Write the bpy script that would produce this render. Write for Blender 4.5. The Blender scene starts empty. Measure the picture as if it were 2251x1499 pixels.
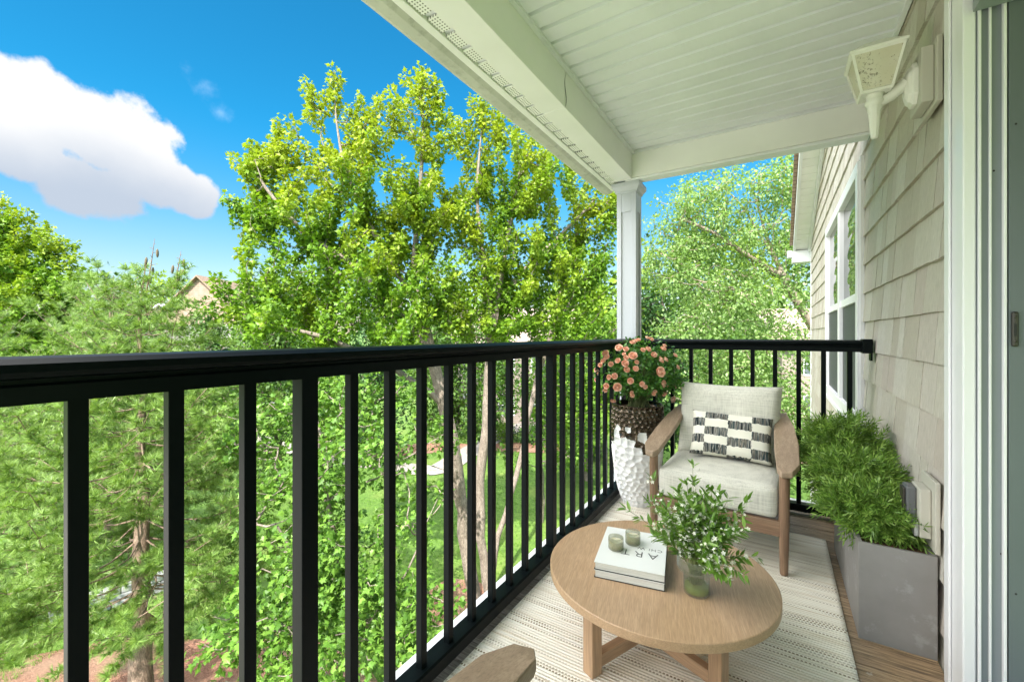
import bpy, bmesh, math, random
import numpy as np
from mathutils import Vector, Matrix
R = math.radians
random.seed(7)
rng = np.random.default_rng(11)
S = bpy.context.scene
COL = S.collection

# ------------------------------------------------------------------ camera
EYE = 1.14                       # eye height above the deck (deck = z 0)
YAW = 32.06
F, CX, HY = 930.0, 1125.5, 735.0
cam = bpy.data.cameras.new("camera"); cam_o = bpy.data.objects.new("camera", cam); COL.objects.link(cam_o)
cam.lens = F / 2251 * 36; cam.sensor_width = 36; cam.clip_start = 0.02; cam.clip_end = 3000
cam.shift_y = -(749.5 - HY) / 2251
cam_o.location = (0, 0, EYE); cam_o.rotation_euler = (R(90), 0, R(YAW))
S.camera = cam_o
CS, SN = math.cos(R(YAW)), math.sin(R(YAW))

# survey helpers: measured image directions turned into places in the world
def wpt(u, v, fwd):
    lat = (u - CX) / F * fwd
    return Vector((lat * CS - fwd * SN, lat * SN + fwd * CS, EYE - (v - HY) / F * fwd))
def on_z(u, v, z):
    return wpt(u, v, F * (EYE - z) / (v - HY))

# ------------------------------------------------------------------ world / sun
SUN_EL, SUN_AZ = 50.0, None
sdir = Vector((0.42, -0.90, 0)).normalized()
sun_vec = Vector((sdir.x * math.cos(R(SUN_EL)), sdir.y * math.cos(R(SUN_EL)), math.sin(R(SUN_EL))))
W = bpy.data.worlds.new("World"); S.world = W; W.use_nodes = True
nt = W.node_tree; nt.nodes.clear()
def N(t, **kw):
    n = nt.nodes.new(t)
    for k, v in kw.items(): setattr(n, k, v)
    return n
def wm(op, a, b=None, c=None, clamp=False):
    n = N('ShaderNodeMath', operation=op); n.use_clamp = clamp
    for i, x in enumerate((a, b, c)):
        if x is None: continue
        if isinstance(x, (int, float)): n.inputs[i].default_value = x
        else: nt.links.new(x, n.inputs[i])
    return n.outputs[0]
def wramp(x, a, b):      # smoothstep a..b
    n = N('ShaderNodeMapRange', interpolation_type='SMOOTHSTEP')
    nt.links.new(x, n.inputs[0]); n.inputs[1].default_value = a; n.inputs[2].default_value = b
    return n.outputs[0]
def wmix(f, a, b, bt='MIX'):
    n = N('ShaderNodeMix', data_type='RGBA', blend_type=bt)
    if isinstance(f, (int, float)): n.inputs[0].default_value = f
    else: nt.links.new(f, n.inputs[0])
    for i, x in ((6, a), (7, b)):
        if isinstance(x, tuple): n.inputs[i].default_value = (*x, 1)
        else: nt.links.new(x, n.inputs[i])
    return n.outputs[2]
sky = N('ShaderNodeTexSky', sky_type='NISHITA'); sky.sun_disc = False
sky.sun_elevation = R(SUN_EL); sky.sun_rotation = math.atan2(sun_vec.x, sun_vec.y)
sky.air_density = 1.0; sky.dust_density = 0.6; sky.ozone_density = 2.0
tc = N('ShaderNodeTexCoord'); D = tc.outputs['Generated']
sep = N('ShaderNodeSeparateXYZ'); nt.links.new(D, sep.inputs[0])
SKY_STR = 0.10
tint = wmix(wramp(sep.outputs[2], 0.0, 0.42), (0.80 * SKY_STR, 0.74 * SKY_STR, 0.66 * SKY_STR), (0.10 * SKY_STR, 0.82 * SKY_STR, 1.00 * SKY_STR))
skyc = wmix(1.0, sky.outputs[0], tint, 'MULTIPLY')
noi = N('ShaderNodeTexNoise'); noi.inputs['Scale'].default_value = 15.0; noi.inputs['Detail'].default_value = 9; noi.inputs['Roughness'].default_value = .58
nt.links.new(D, noi.inputs['Vector'])
noi2 = N('ShaderNodeTexNoise'); noi2.inputs['Scale'].default_value = 3.2; noi2.inputs['Detail'].default_value = 6
nt.links.new(D, noi2.inputs['Vector'])
nz, nz2 = noi.outputs['Fac'], noi2.outputs['Fac']
def blob_field(blobs):
    cur = None
    for c, r in blobs:
        d = N('ShaderNodeVectorMath', operation='DISTANCE'); nt.links.new(D, d.inputs[0]); d.inputs[1].default_value = c
        f = wm('MULTIPLY_ADD', d.outputs['Value'], -1.0 / r, 1.0)
        cur = f if cur is None else wm('SMOOTH_MAX', cur, f, 0.12)
    return cur
def cdir(u, v, rpx):
    a = (wpt(u, v, 1) - Vector((0, 0, EYE))).normalized()
    b = (wpt(u, v - rpx, 1) - Vector((0, 0, EYE))).normalized()
    return (tuple(a), (a - b).length)
cl = [(-160, 240, 150), (-60, 240, 130), (30, 235, 115), (110, 215, 85), (180, 270, 95), (265, 315, 112), (330, 385, 75), (60, 340, 80),
      (160, 400, 75), (250, 420, 70), (385, 400, 50), (430, 432, 52)]
f1 = wm("ADD", blob_field([cdir(*c) for c in cl]), wm("ADD", wm("MULTIPLY", wm("SUBTRACT", nz, 0.5), 1.25), wm("MULTIPLY", wm("SUBTRACT", nz2, 0.5), .5)))
m1 = wramp(f1, -0.02, 0.26)
# bright unseen cloud patches overhead and beyond the frame, added as soft fill light
big = [((-.62, -.10, .78), .42), ((-.72, -.50, .48), .50), ((-.30, -.80, .52), .45), ((-.15, .25, .95), .30), ((.5, -.5, .7), .4)]
f2 = wm('ADD', blob_field(big), wm('MULTIPLY', wm('SUBTRACT', nz2, 0.5), 1.0))
m2 = wramp(f2, 0.05, 0.30)
# cloud shading: bright crown, grey base
sh = wm('ADD', wm('MULTIPLY', wm('SUBTRACT', sep.outputs[2], 0.235), 7.0), wm('MULTIPLY', wm('SUBTRACT', nz2, 0.5), 1.3))
shade = wramp(sh, -0.15, 0.75)
cc1 = wmix(shade, (0.54, 0.62, 0.74), (1.0, 1.0, 1.0))
CLOUD_K = 0.43
sc1 = wmix(1.0, cc1, (CLOUD_K,) * 3, 'MULTIPLY')
wisp = wm('MULTIPLY', wramp(wm('ADD', nz, wm('MULTIPLY', blob_field([cdir(400, 150, 60), cdir(450, 190, 50), cdir(485, 250, 40)]), .35)), .70, 1.2), .30)
c = wmix(wisp, skyc, (.62, .70, .80))
c = wmix(m1, c, sc1)
FILL_CLOUD_K = 3.1
c = wmix(m2, c, (FILL_CLOUD_K, FILL_CLOUD_K * .99, FILL_CLOUD_K * .97))
bg = N('ShaderNodeBackground'); nt.links.new(c, bg.inputs[0]); bg.inputs[1].default_value = 1.0
out = N('ShaderNodeOutputWorld'); nt.links.new(bg.outputs[0], out.inputs[0])

sl = bpy.data.lights.new("sun", 'SUN'); sl.energy = 4.4; sl.angle = R(0.53); sl.color = (1.0, .95, .86)
so = bpy.data.objects.new("sun", sl); COL.objects.link(so)
so.rotation_euler = sun_vec.to_track_quat('Z', 'Y').to_euler(); so.location = (0, 0, 30)
S.view_settings.view_transform = 'Standard'; S.view_settings.look = 'None'
S.view_settings.gamma = 1; S.view_settings.use_curve_mapping = False
S.view_settings.exposure = 1.32
S.render.engine = 'CYCLES'
S.cycles.max_bounces = 7; S.cycles.diffuse_bounces = 5; S.cycles.glossy_bounces = 3; S.cycles.transmission_bounces = 6
S.cycles.transparent_max_bounces = 12

# ------------------------------------------------------------------ object helpers
def tag(o, label=None, cat=None, group=None, kind=None):
    if label: o['label'] = label
    if cat: o['category'] = cat
    if group: o['group'] = group
    if kind: o['kind'] = kind
    return o
def thing(name, loc=(0, 0, 0), rz=0, label=None, cat=None, group=None):
    o = bpy.data.objects.new(name, None); COL.objects.link(o); o.empty_display_size = .1
    o.location = loc; o.rotation_euler = (0, 0, rz)
    return tag(o, label, cat, group)
def link(name, me, mat, parent=None):
    o = bpy.data.objects.new(name, me); COL.objects.link(o)
    if mat is not None:
        for m in (mat if isinstance(mat, (list, tuple)) else [mat]): me.materials.append(m)
    if parent: o.parent = parent
    return o
def copy_tree(o, parent=None):
    c_ = o.copy(); COL.objects.link(c_); c_.parent = parent
    for ch in list(o.children): copy_tree(ch, c_)
    return c_
class MB:
    def __init__(s): s.v = []; s.f = []; s.sm = []
    def add(s, vs, fs, smooth=False):
        o = len(s.v); s.v += [tuple(p) for p in vs]; s.f += [tuple(i + o for i in f) for f in fs]; s.sm += [smooth] * len(fs)
        return s
    def box(s, x0, x1, y0, y1, z0, z1, M=None, ch=0.0):
        if ch <= 0:
            vs = [(x, y, z) for z in (z0, z1) for y in (y0, y1) for x in (x0, x1)]
            fs = [(0, 2, 3, 1), (4, 5, 7, 6), (0, 1, 5, 4), (2, 6, 7, 3), (0, 4, 6, 2), (1, 3, 7, 5)]
        else:
            bm = bmesh.new(); bmesh.ops.create_cube(bm, size=1)
            for q in bm.verts: q.co = Vector(((x0 + x1) / 2 + q.co.x * (x1 - x0), (y0 + y1) / 2 + q.co.y * (y1 - y0), (z0 + z1) / 2 + q.co.z * (z1 - z0)))
            bmesh.ops.bevel(bm, geom=bm.edges[:] + bm.verts[:], offset=ch, segments=2, affect='EDGES', profile=.5)
            bm.verts.index_update(); vs = [q.co.copy() for q in bm.verts]; fs = [tuple(q.index for q in f.verts) for f in bm.faces]; bm.free()
        if M is not None: vs = [M @ Vector(p) for p in vs]
        return s.add(vs, fs)
    def loft(s, rings, caps=True, smooth=True, closed=True):
        n = len(rings[0]); vs = [p for r in rings for p in r]; fs = []
        for i in range(len(rings) - 1):
            for j in range(n if closed else n - 1):
                k = (j + 1) % n
                fs.append((i * n + j, i * n + k, (i + 1) * n + k, (i + 1) * n + j))
        s.add(vs, fs, smooth)
        if caps:
            s.add(rings[0][::-1], [tuple(range(n))]); s.add(rings[-1], [tuple(range(n))])
        return s
    def tube(s, pts, rad, n=8, caps=True, smooth=True):
        pts = [Vector(p) for p in pts]; rings = []
        if not isinstance(rad, (list, tuple)): rad = [rad] * len(pts)
        up = Vector((0, 0, 1))
        for i, p in enumerate(pts):
            d = (pts[min(i + 1, len(pts) - 1)] - pts[max(i - 1, 0)]).normalized()
            a = d.cross(up)
            if a.length < .1: a = d.cross(Vector((0, 1, 0)))
            a.normalize(); b = a.cross(d)
            rings.append([p + (a * math.cos(2 * math.pi * k / n) - b * math.sin(2 * math.pi * k / n)) * rad[i] for k in range(n)])
        return s.loft(rings, caps, smooth)
    def lathe(s, prof, n=32, cx=0, cy=0, smooth=True, caps=False, fn=None):
        rings = []
        for r_, z in prof:
            ring = []
            for k in range(n):
                a = 2 * math.pi * k / n; rr = fn(r_, z, a) if fn else r_
                ring.append((cx + rr * math.cos(a), cy + rr * math.sin(a), z))
            rings.append(ring)
        return s.loft(rings, caps, smooth)
    def sweep(s, prof, a, b):      # profile of (offset, z) points swept straight along y (a..b) : x = offset
        r0 = [(x, a, z) for x, z in prof]; r1 = [(x, b, z) for x, z in prof]
        return s.loft([r0, r1], True, False)
    def build(s, name, mat, parent=None, bevel=0):
        me = bpy.data.meshes.new(name); me.from_pydata(s.v, [], s.f)
        me.polygons.foreach_set('use_smooth', s.sm)
        bm = bmesh.new(); bm.from_mesh(me); bmesh.ops.recalc_face_normals(bm, faces=bm.faces[:]); bm.to_mesh(me); bm.free()
        me.update(); o = link(name, me, mat, parent)
        if bevel:
            m = o.modifiers.new('bevel', 'BEVEL'); m.width = bevel; m.segments = 2; m.limit_method = 'ANGLE'; m.angle_limit = R(35)
        return o
def np_mesh(name, V, T, mat, parent=None, smooth=False, attr=None):
    """fast mesh from numpy: V (n,3), T (m,k)"""
    me = bpy.data.meshes.new(name); m, k = T.shape
    me.vertices.add(len(V)); me.vertices.foreach_set('co', V.astype(np.float32).ravel())
    me.loops.add(m * k); me.loops.foreach_set('vertex_index', T.astype(np.int32).ravel())
    me.polygons.add(m); me.polygons.foreach_set('loop_start', np.arange(0, m * k, k, dtype=np.int32))
    try: me.polygons.foreach_set('loop_total', np.full(m, k, dtype=np.int32))
    except Exception: pass
    me.update(calc_edges=True)
    me.polygons.foreach_set('use_smooth', np.full(m, bool(smooth), dtype=bool))
    me.validate()
    return link(name, me, mat, parent)
def nrmz(a): return a / (np.linalg.norm(a, axis=-1, keepdims=True) + 1e-9)
def scatter(tv, tf, pos, axis, nor, size):
    """place a template (tv verts, tf faces) at every pos; template y along axis, z along nor"""
    Y = nrmz(axis); X = nrmz(np.cross(Y, nor)); Z = np.cross(X, Y)
    size = np.asarray(size).reshape(-1, 1, 1)
    V = pos[:, None, :] + size * (tv[None, :, 0:1] * X[:, None, :] + tv[None, :, 1:2] * Y[:, None, :] + tv[None, :, 2:3] * Z[:, None, :])
    k = len(tv); T = tf[None] + (np.arange(len(pos)) * k)[:, None, None]
    return V.reshape(-1, 3), T.reshape(-1, tf.shape[1])

# ------------------------------------------------------------------ materials
class MT:
    def __init__(s, name):
        s.m = bpy.data.materials.new(name); s.m.use_nodes = True; s.t = s.m.node_tree; s.n = s.t.nodes; s.l = s.t.links
        s.b = s.n['Principled BSDF']; s.out = s.n['Material Output']; s.co = s.n.new('ShaderNodeTexCoord')
    def set(s, **kw):
        for k, v in kw.items():
            s.b.inputs[k.replace('_', ' ')].default_value = v
        return s
    def vec(s, scale=(1, 1, 1), rot=(0, 0, 0), src='Object', loc=(0, 0, 0)):
        m = s.n.new('ShaderNodeMapping'); m.inputs['Scale'].default_value = scale; m.inputs['Rotation'].default_value = rot; m.inputs['Location'].default_value = loc
        s.l.new(s.co.outputs[src], m.inputs[0]); return m.outputs[0]
    def noise(s, scale=5, detail=4, rough=.5, vec=None, dist=0):
        n = s.n.new('ShaderNodeTexNoise'); n.inputs['Scale'].default_value = scale; n.inputs['Detail'].default_value = detail
        n.inputs['Roughness'].default_value = rough; n.inputs['Distortion'].default_value = dist
        s.l.new(vec if vec is not None else s.vec(), n.inputs['Vector']); return n.outputs['Fac']
    def ramp(s, f, stops):
        r = s.n.new('ShaderNodeValToRGB'); e = r.color_ramp.elements
        while len(e) < len(stops): e.new(.5)
        for i, (p, c_) in enumerate(stops):
            e[i].position = p; e[i].color = (*c_, 1) if isinstance(c_, tuple) else (c_, c_, c_, 1)
        s.l.new(f, r.inputs[0]); return r.outputs[0]
    def mix(s, f, a, b, bt='MIX'):
        n = s.n.new('ShaderNodeMix'); n.data_type = 'RGBA'; n.blend_type = bt
        if isinstance(f, (int, float)): n.inputs[0].default_value = f
        else: s.l.new(f, n.inputs[0])
        for i, x in ((6, a), (7, b)):
            if isinstance(x, tuple): n.inputs[i].default_value = (*x, 1)
            else: s.l.new(x, n.inputs[i])
        return n.outputs[2]
    def math(s, op, a, b=None, c=None):
        n = s.n.new('ShaderNodeMath'); n.operation = op
        for i, x in enumerate((a, b, c)):
            if x is None: continue
            if isinstance(x, (int, float)): n.inputs[i].default_value = x
            else: s.l.new(x, n.inputs[i])
        return n.outputs[0]
    def sep(s, v):
        n = s.n.new('ShaderNodeSeparateXYZ'); s.l.new(v, n.inputs[0]); return n.outputs
    def island(s):
        return s.n.new('ShaderNodeNewGeometry').outputs['Random Per Island']
    def col(s, c_): s.l.new(c_, s.b.inputs['Base Color']); return s
    def rough(s, c_): s.l.new(c_, s.b.inputs['Roughness']); return s
    def bump(s, h, strength=.3, dist=.01):
        n = s.n.new('ShaderNodeBump'); n.inputs['Strength'].default_value = strength; n.inputs['Distance'].default_value = dist
        s.l.new(h, n.inputs['Height']); s.l.new(n.outputs[0], s.b.inputs['Normal']); return s

def painted(name, c_, rough=.45, var=.06, grime=0):
    m = MT(name); n = m.noise(3, 5)
    dk = tuple(x * (1 - var * 2) for x in c_)
    col = m.mix(m.ramp(n, [(.3, 0.0), (.7, 1.0)]), dk, c_)
    if grime:
        g = m.noise(28, 8, .7); g2 = m.noise(2.5, 3)
        gm = m.math('MULTIPLY', m.ramp(g, [(.5, 0.0), (.72, 1.0)]), m.ramp(g2, [(.35, 0.0), (.65, 1.0)]))
        col = m.mix(m.math('MULTIPLY', gm, grime), col, (.16, .16, .12))
    m.col(col).set(Roughness=rough); m.bump(m.noise(60, 3), .04, .003); return m.m
def wood(name, c1, c2, c3, axis='y', sc=1.0, rough=.5, bump=.15):
    m = MT(name); st = {'x': (.5, 9, 9), 'y': (9, .5, 9), 'z': (9, 9, .5)}[axis]
    v = m.vec(tuple(q * sc for q in st))
    a = m.noise(2.2, 4, .55, v, 1.2); b = m.noise(9, 5, .6, v, .4)
    fine = m.noise(40, 3, .6, m.vec(tuple(q * sc for q in {'x': (.25, 9, 9), 'y': (9, .25, 9), 'z': (9, 9, .25)}[axis])))
    col = m.ramp(a, [(.25, c1), (.5, c2), (.75, c3)])
    col = m.mix(m.ramp(b, [(.42, .35), (.62, 0.0)]), col, tuple(x * .62 for x in c1))
    col = m.mix(m.ramp(fine, [(.36, .5), (.52, 0.0)]), col, tuple(x * .55 for x in c1))
    m.col(col).set(Roughness=rough); m.bump(fine, bump, .002); return m.m
def leafmat(name, c1, c2, c3, trans=.35, yellow=None, rough=.45, spec=.35):
    m = MT(name); isl = m.island()
    col = m.ramp(isl, [(.0, c1), (.5, c2), (1.0, c3)])
    if yellow:
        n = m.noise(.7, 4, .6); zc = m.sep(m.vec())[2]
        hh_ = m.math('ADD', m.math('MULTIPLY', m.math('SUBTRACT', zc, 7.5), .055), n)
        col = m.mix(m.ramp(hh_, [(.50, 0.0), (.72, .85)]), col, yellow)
    m.col(col).set(Roughness=rough); m.b.inputs['Specular IOR Level'].default_value = spec
    tr = m.n.new('ShaderNodeBsdfTranslucent'); mx = m.n.new('ShaderNodeMixShader'); mx.inputs[0].default_value = trans
    tc_ = m.mix(1.0, col, (1.25, 1.25, .5), 'MULTIPLY'); m.l.new(tc_, tr.inputs[0])
    m.l.new(m.b.outputs[0], mx.inputs[1]); m.l.new(tr.outputs[0], mx.inputs[2]); m.l.new(mx.outputs[0], m.out.inputs[0])
    return m.m
def bark(name, c1, c2):
    m = MT(name); n = m.noise(6, 6, .65, m.vec((3, 3, .8))); g = m.noise(30, 4, .6, m.vec((2, 2, .6)))
    m.col(m.mix(m.ramp(g, [(.4, .6), (.6, 0.0)]), m.ramp(n, [(.3, c1), (.7, c2)]), tuple(x * .5 for x in c1))).set(Roughness=.9)
    m.bump(g, .8, .02); return m.m

M_white = painted('white_vinyl', (.80, .82, .84), .4, .05)
M_cream = painted('cream_vinyl', (.81, .815, .785), .42, .04)
M_gutter = painted('weathered_gutter', (.56, .57, .50), .6, .1, .8)
M_trim = painted('white_trim', (.80, .80, .82), .35, .02)
M_jamb = painted('jamb_vinyl', (.23, .26, .275), .35, .04)
M_doorpanel = painted('door_panel_paint', (.13, .155, .165), .4, .05)
M_taupe = painted('taupe_block', (.52, .50, .43), .5, .06)
M_lampwhite = painted('lamp_plastic', (.80, .79, .74), .45, .05, .25)
M_black = painted('black_aluminium', (.003, .0055, .006), .36, .1); M_black.node_tree.nodes['Principled BSDF'].inputs['Specular IOR Level'].default_value = .08
M_steel = painted('bronze_latch', (.05, .045, .035), .4, .2)
M_rubber = painted('grey_cover', (.13, .135, .14), .4, .1)
m = MT('galvanised'); m.col(m.ramp(m.noise(30, 3), [(.3, (.45, .46, .46)), (.7, (.7, .71, .71))])).set(Roughness=.4, Metallic=.7); M_galv = m.m

m = MT('cedar_shake_siding')
isl = m.island()
v1 = m.vec((1, 24, 1.0)); g1 = m.noise(11, 5, .65, v1); g2 = m.noise(24, 3, .6, v1)
c_ = m.ramp(isl, [(0, (.48, .43, .36)), (.45, (.585, .55, .475)), (.8, (.64, .61, .55)), (1, (.53, .46, .41))])
c_ = m.mix(m.ramp(g1, [(.3, .65), (.65, 0.0)]), c_, (.36, .32, .26))
c_ = m.mix(m.ramp(g2, [(.38, .4), (.5, 0.0)]), c_, (.22, .20, .15))
m.col(c_).set(Roughness=.7); m.bump(g2, .35, .004); M_shake = m.m
M_backing = painted('wall_backing', (.10, .09, .075), .8, .1)

m = MT('weathered_deck_board'); isl = m.island()
v1 = m.vec((1.2, 26, 26)); g1 = m.noise(3.0, 5, .62, v1, .8); g2 = m.noise(16, 4, .6, v1); pt = m.noise(1.6, 3, .5)
xs = m.sep(m.vec())
warm = m.math('MULTIPLY', m.ramp(xs[0], [(.0, 0.0), (.34, 1.0)]), .85)
cg = m.ramp(g1, [(.25, (.055, .05, .045)), (.5, (.20, .19, .17)), (.75, (.36, .34, .31))])
cw = m.ramp(g1, [(.25, (.10, .05, .02)), (.5, (.44, .28, .14)), (.75, (.64, .46, .27))])
c_ = m.mix(warm, cg, cw)
c_ = m.mix(m.ramp(isl, [(0, .35), (1, 0.0)]), c_, (.09, .075, .06))
c_ = m.mix(m.ramp(g2, [(.36, .75), (.5, 0.0)]), c_, (.05, .04, .03))
c_ = m.mix(m.math('MULTIPLY', m.ramp(m.noise(11, 6, .7), [(.64, 0.0), (.68, .8)]), m.ramp(pt, [(.5, 0.0), (.6, 1.0)])), c_, (.6, .6, .58))
m.col(c_).set(Roughness=.75); m.bump(g2, .5, .004); M_deck = m.m

m = MT('woven_rug')
vx = m.vec((2.0, 60, 1)); st = m.noise(1.4, 3, .6, vx)
vy = m.vec((3.0, 30, 1)); st2 = m.noise(1.1, 2, .5, vy)
xyz = m.sep(m.vec())
yr = m.math('MULTIPLY', xyz[1], 74.0)                 # weft rows
row = m.math('FRACT', yr); rowid = m.math('FLOOR', yr)
xd = m.math('FRACT', m.math('ADD', m.math('MULTIPLY', xyz[0], 85.0), m.math('MULTIPLY', rowid, .5)))
cell = m.math('MULTIPLY', m.math('GREATER_THAN', xd, .42), m.math('GREATER_THAN', row, .45))
wn = m.n.new('ShaderNodeTexWhiteNoise'); wn.noise_dimensions = '1D'; m.l.new(rowid, wn.inputs['W'])
rowdark = m.ramp(wn.outputs['Value'], [(.25, .12), (.45, .5), (.7, 1.0)])
c_ = m.ramp(st, [(.3, (.62, .52, .39)), (.45, (.82, .77, .66)), (.7, (.88, .85, .77))])
dash = m.math('MULTIPLY', m.math('MULTIPLY', cell, rowdark), m.ramp(st2, [(.42, .05), (.58, 1.0)]))
c_ = m.mix(m.math('MULTIPLY', dash, .95), c_, (.22, .155, .09))
m.col(c_).set(Roughness=.95); m.bump(m.math('SINE', m.math('MULTIPLY', yr, 6.283)), .5, .003); M_rug = m.m

M_oak = wood('light_oak_top', (.50, .325, .19), (.555, .37, .225), (.59, .40, .25), 'y', 2.4, .42, .05)
M_oakleg = wood('light_oak_legs', (.38, .235, .14), (.47, .30, .175), (.52, .34, .21), 'z', 1.0, .45)
M_oakbar = wood('light_oak_bars', (.38, .235, .14), (.47, .30, .175), (.52, .34, .21), 'x', 1.0, .45)
M_teak = wood('grey_brown_teak', (.31, .215, .145), (.40, .29, .20), (.46, .345, .245), 'y', .9, .5)
M_teakleg = wood('brown_teak_legs', (.20, .115, .07), (.27, .165, .10), (.31, .20, .13), 'z', .9, .5)
M_teakrail = wood('brown_teak_rails', (.20, .115, .07), (.27, .165, .10), (.31, .20, .13), 'x', .9, .5)

def linen(name, c_):
    m = MT(name)
    a = m.noise(9, 3, .6, m.vec((1, 1, 26))); b = m.noise(9, 3, .6, m.vec((26, 1, 1))); b2 = m.noise(9, 3, .6, m.vec((26, 26, 1)))
    mixn = m.math('ADD', m.math('MULTIPLY', a, .5), m.math('MULTIPLY', b2, .5))
    m.col(m.ramp(mixn, [(.36, tuple(x * .74 for x in c_)), (.5, c_), (.64, tuple(min(1, x * 1.12) for x in c_))])).set(Roughness=.95)
    m.b.inputs['Sheen Weight'].default_value = .15
    m.bump(mixn, .5, .003); return m.m
M_linen = linen('oatmeal_linen', (.60, .59, .52))
m = MT('striped_checker_weave'); xyz = m.sep(m.vec())
px = m.math('ADD', m.math('DIVIDE', xyz[0], .118), 10.12); pz = m.math('ADD', m.math('DIVIDE', xyz[2], .0475), 10.4)
wob = m.math('MULTIPLY', m.math('SUBTRACT', m.noise(60, 2), .5), .35)
ck = m.math('GREATER_THAN', m.math('MODULO', m.math('ADD', m.math('FLOOR', m.math('ADD', px, m.math('MULTIPLY', wob, .35))), m.math('FLOOR', m.math('ADD', pz, wob))), 2.0), .5)
sx = m.noise(30, 2, .7, m.vec((3, 0.2, .15)))
dark = m.ramp(sx, [(.36, (.012, .014, .016)), (.44, (.02, .05, .06)), (.48, (.42, .40, .36)), (.52, (.02, .022, .025)), (.60, (.26, .24, .20)), (.64, (.02, .05, .06))])
m.col(m.mix(ck, (.76, .74, .65), dark)).set(Roughness=.95); m.bump(m.noise(120, 2), .6, .004); M_check = m.m

m = MT('matt_white_ceramic'); m.col(m.ramp(m.noise(8, 3), [(.3, (.80, .80, .80)), (.7, (.86, .86, .86))])).set(Roughness=.5); M_ceram = m.m
m = MT('hammered_bronze'); m.col(m.ramp(m.noise(14, 4), [(.3, (.06, .048, .036)), (.7, (.15, .12, .09))])).set(Roughness=.2, Metallic=.95); M_bronze = m.m
m = MT('concrete_grey'); g = m.noise(4, 6, .6); g2 = m.noise(14, 7, .7)
m.col(m.mix(m.ramp(g2, [(.56, 0.0), (.66, .3)]), m.ramp(g, [(.3, (.20, .19, .182)), (.7, (.26, .25, .24))]), (.45, .45, .45))).set(Roughness=.6); M_conc = m.m
m = MT('potting_soil'); m.col(m.ramp(m.noise(60, 5, .7), [(.3, (.03, .015, .008)), (.7, (.16, .07, .03))])).set(Roughness=1); m.bump(m.noise(60, 5), 1, .02); M_soil = m.m
def glass(name, c_, rough=.03, ior=1.45):
    m = MT(name); m.set(Roughness=rough, IOR=ior); m.b.inputs['Base Color'].default_value = (*c_, 1); m.b.inputs['Transmission Weight'].default_value = 1.0
    m.bump(m.noise(3, 2), .02, .002); return m.m
def thin_glass(name, tint, refl=.22):
    m = MT(name); tr = m.n.new('ShaderNodeBsdfTransparent'); m.l.new(m.ramp(m.noise(4, 2), [(.3, tint), (.7, tuple(min(1, x * 1.04) for x in tint))]), tr.inputs[0])
    gl = m.n.new('ShaderNodeBsdfGlossy'); gl.inputs['Roughness'].default_value = .06; lw = m.n.new('ShaderNodeLayerWeight'); lw.inputs[0].default_value = .35
    df_ = m.n.new('ShaderNodeBsdfTranslucent'); df_.inputs[0].default_value = (.8, .82, .8, 1)
    mx0 = m.n.new('ShaderNodeMixShader'); mx0.inputs[0].default_value = .22; m.l.new(tr.outputs[0], mx0.inputs[1]); m.l.new(df_.outputs[0], mx0.inputs[2])
    mx = m.n.new('ShaderNodeMixShader'); m.l.new(m.math('MULTIPLY_ADD', m.math('POWER', lw.outputs['Facing'], 3.0), .55, refl * .2), mx.inputs[0]); m.l.new(mx0.outputs[0], mx.inputs[1]); m.l.new(gl.outputs[0], mx.inputs[2])
    m.l.new(mx.outputs[0], m.out.inputs[0]); return m.m
M_glass = thin_glass('ribbed_clear_glass', (.965, .98, .97))
M_smoke = thin_glass('smoked_ribbed_glass', (.78, .78, .70))
m = MT('green_vase_water'); m.col(m.ramp(m.noise(12, 2), [(.3, (.34, .46, .10)), (.7, (.48, .58, .18))])).set(Roughness=.1); m.b.inputs['Transmission Weight'].default_value = .55; m.b.inputs['IOR'].default_value = 1.2; M_water = m.m
m = MT('candle_wax'); m.col(m.ramp(m.noise(20, 2), [(.3, (.78, .74, .58)), (.7, (.84, .80, .66))])).set(Roughness=.5); m.b.inputs['Subsurface Weight'].default_value = .2; M_wax = m.m
m = MT('window_glass'); m.set(Roughness=.015, IOR=1.9, Metallic=0.0); m.col(m.ramp(m.noise(2, 2), [(0, (.03, .04, .038)), (1, (.05, .06, .055))]))
m.bump(m.noise(2.2, 1, .4, m.vec((1, .6, 3.2))), .30, .05); m.b.inputs['Specular IOR Level'].default_value = .9; M_pane = m.m
m = MT('insect_screen'); m.set(Roughness=.55); m.col(m.ramp(m.noise(200, 1), [(.4, (.05, .055, .06)), (.6, (.09, .095, .10))])); M_screen = m.m
m = MT('dirty_lamp_glass'); g = m.noise(90, 6, .75); g2 = m.noise(9, 3)
m.col(m.mix(m.ramp(m.math('MULTIPLY', g, m.math('ADD', g2, .5)), [(.57, 0.0), (.65, .85)]), m.ramp(g2, [(.3, (.68, .62, .46)), (.7, (.80, .77, .66))]), (.10, .07, .03)))
m.set(Roughness=.4, Alpha=.7); M_dirty = m.m
m = MT('book_cover'); m.col(m.ramp(m.noise(5, 2), [(.3, (.80, .82, .80)), (.7, (.86, .87, .85))])).set(Roughness=.5); M_cover = m.m
m = MT('book_pages'); m.col(m.ramp(m.noise(8, 4, .6, m.vec((1, 1, 60))), [(.35, (.50, .50, .46)), (.6, (.76, .76, .71))])).set(Roughness=.8); M_pages = m.m
m = MT('black_print'); m.col(m.ramp(m.noise(40, 2), [(.3, (.012, .012, .012)), (.7, (.02, .02, .02))])).set(Roughness=.5); M_print = m.m
m = MT('white_print'); m.col(m.ramp(m.noise(40, 2), [(.3, (.7, .7, .7)), (.7, (.8, .8, .8))])).set(Roughness=.5); M_wprint = m.m

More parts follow.
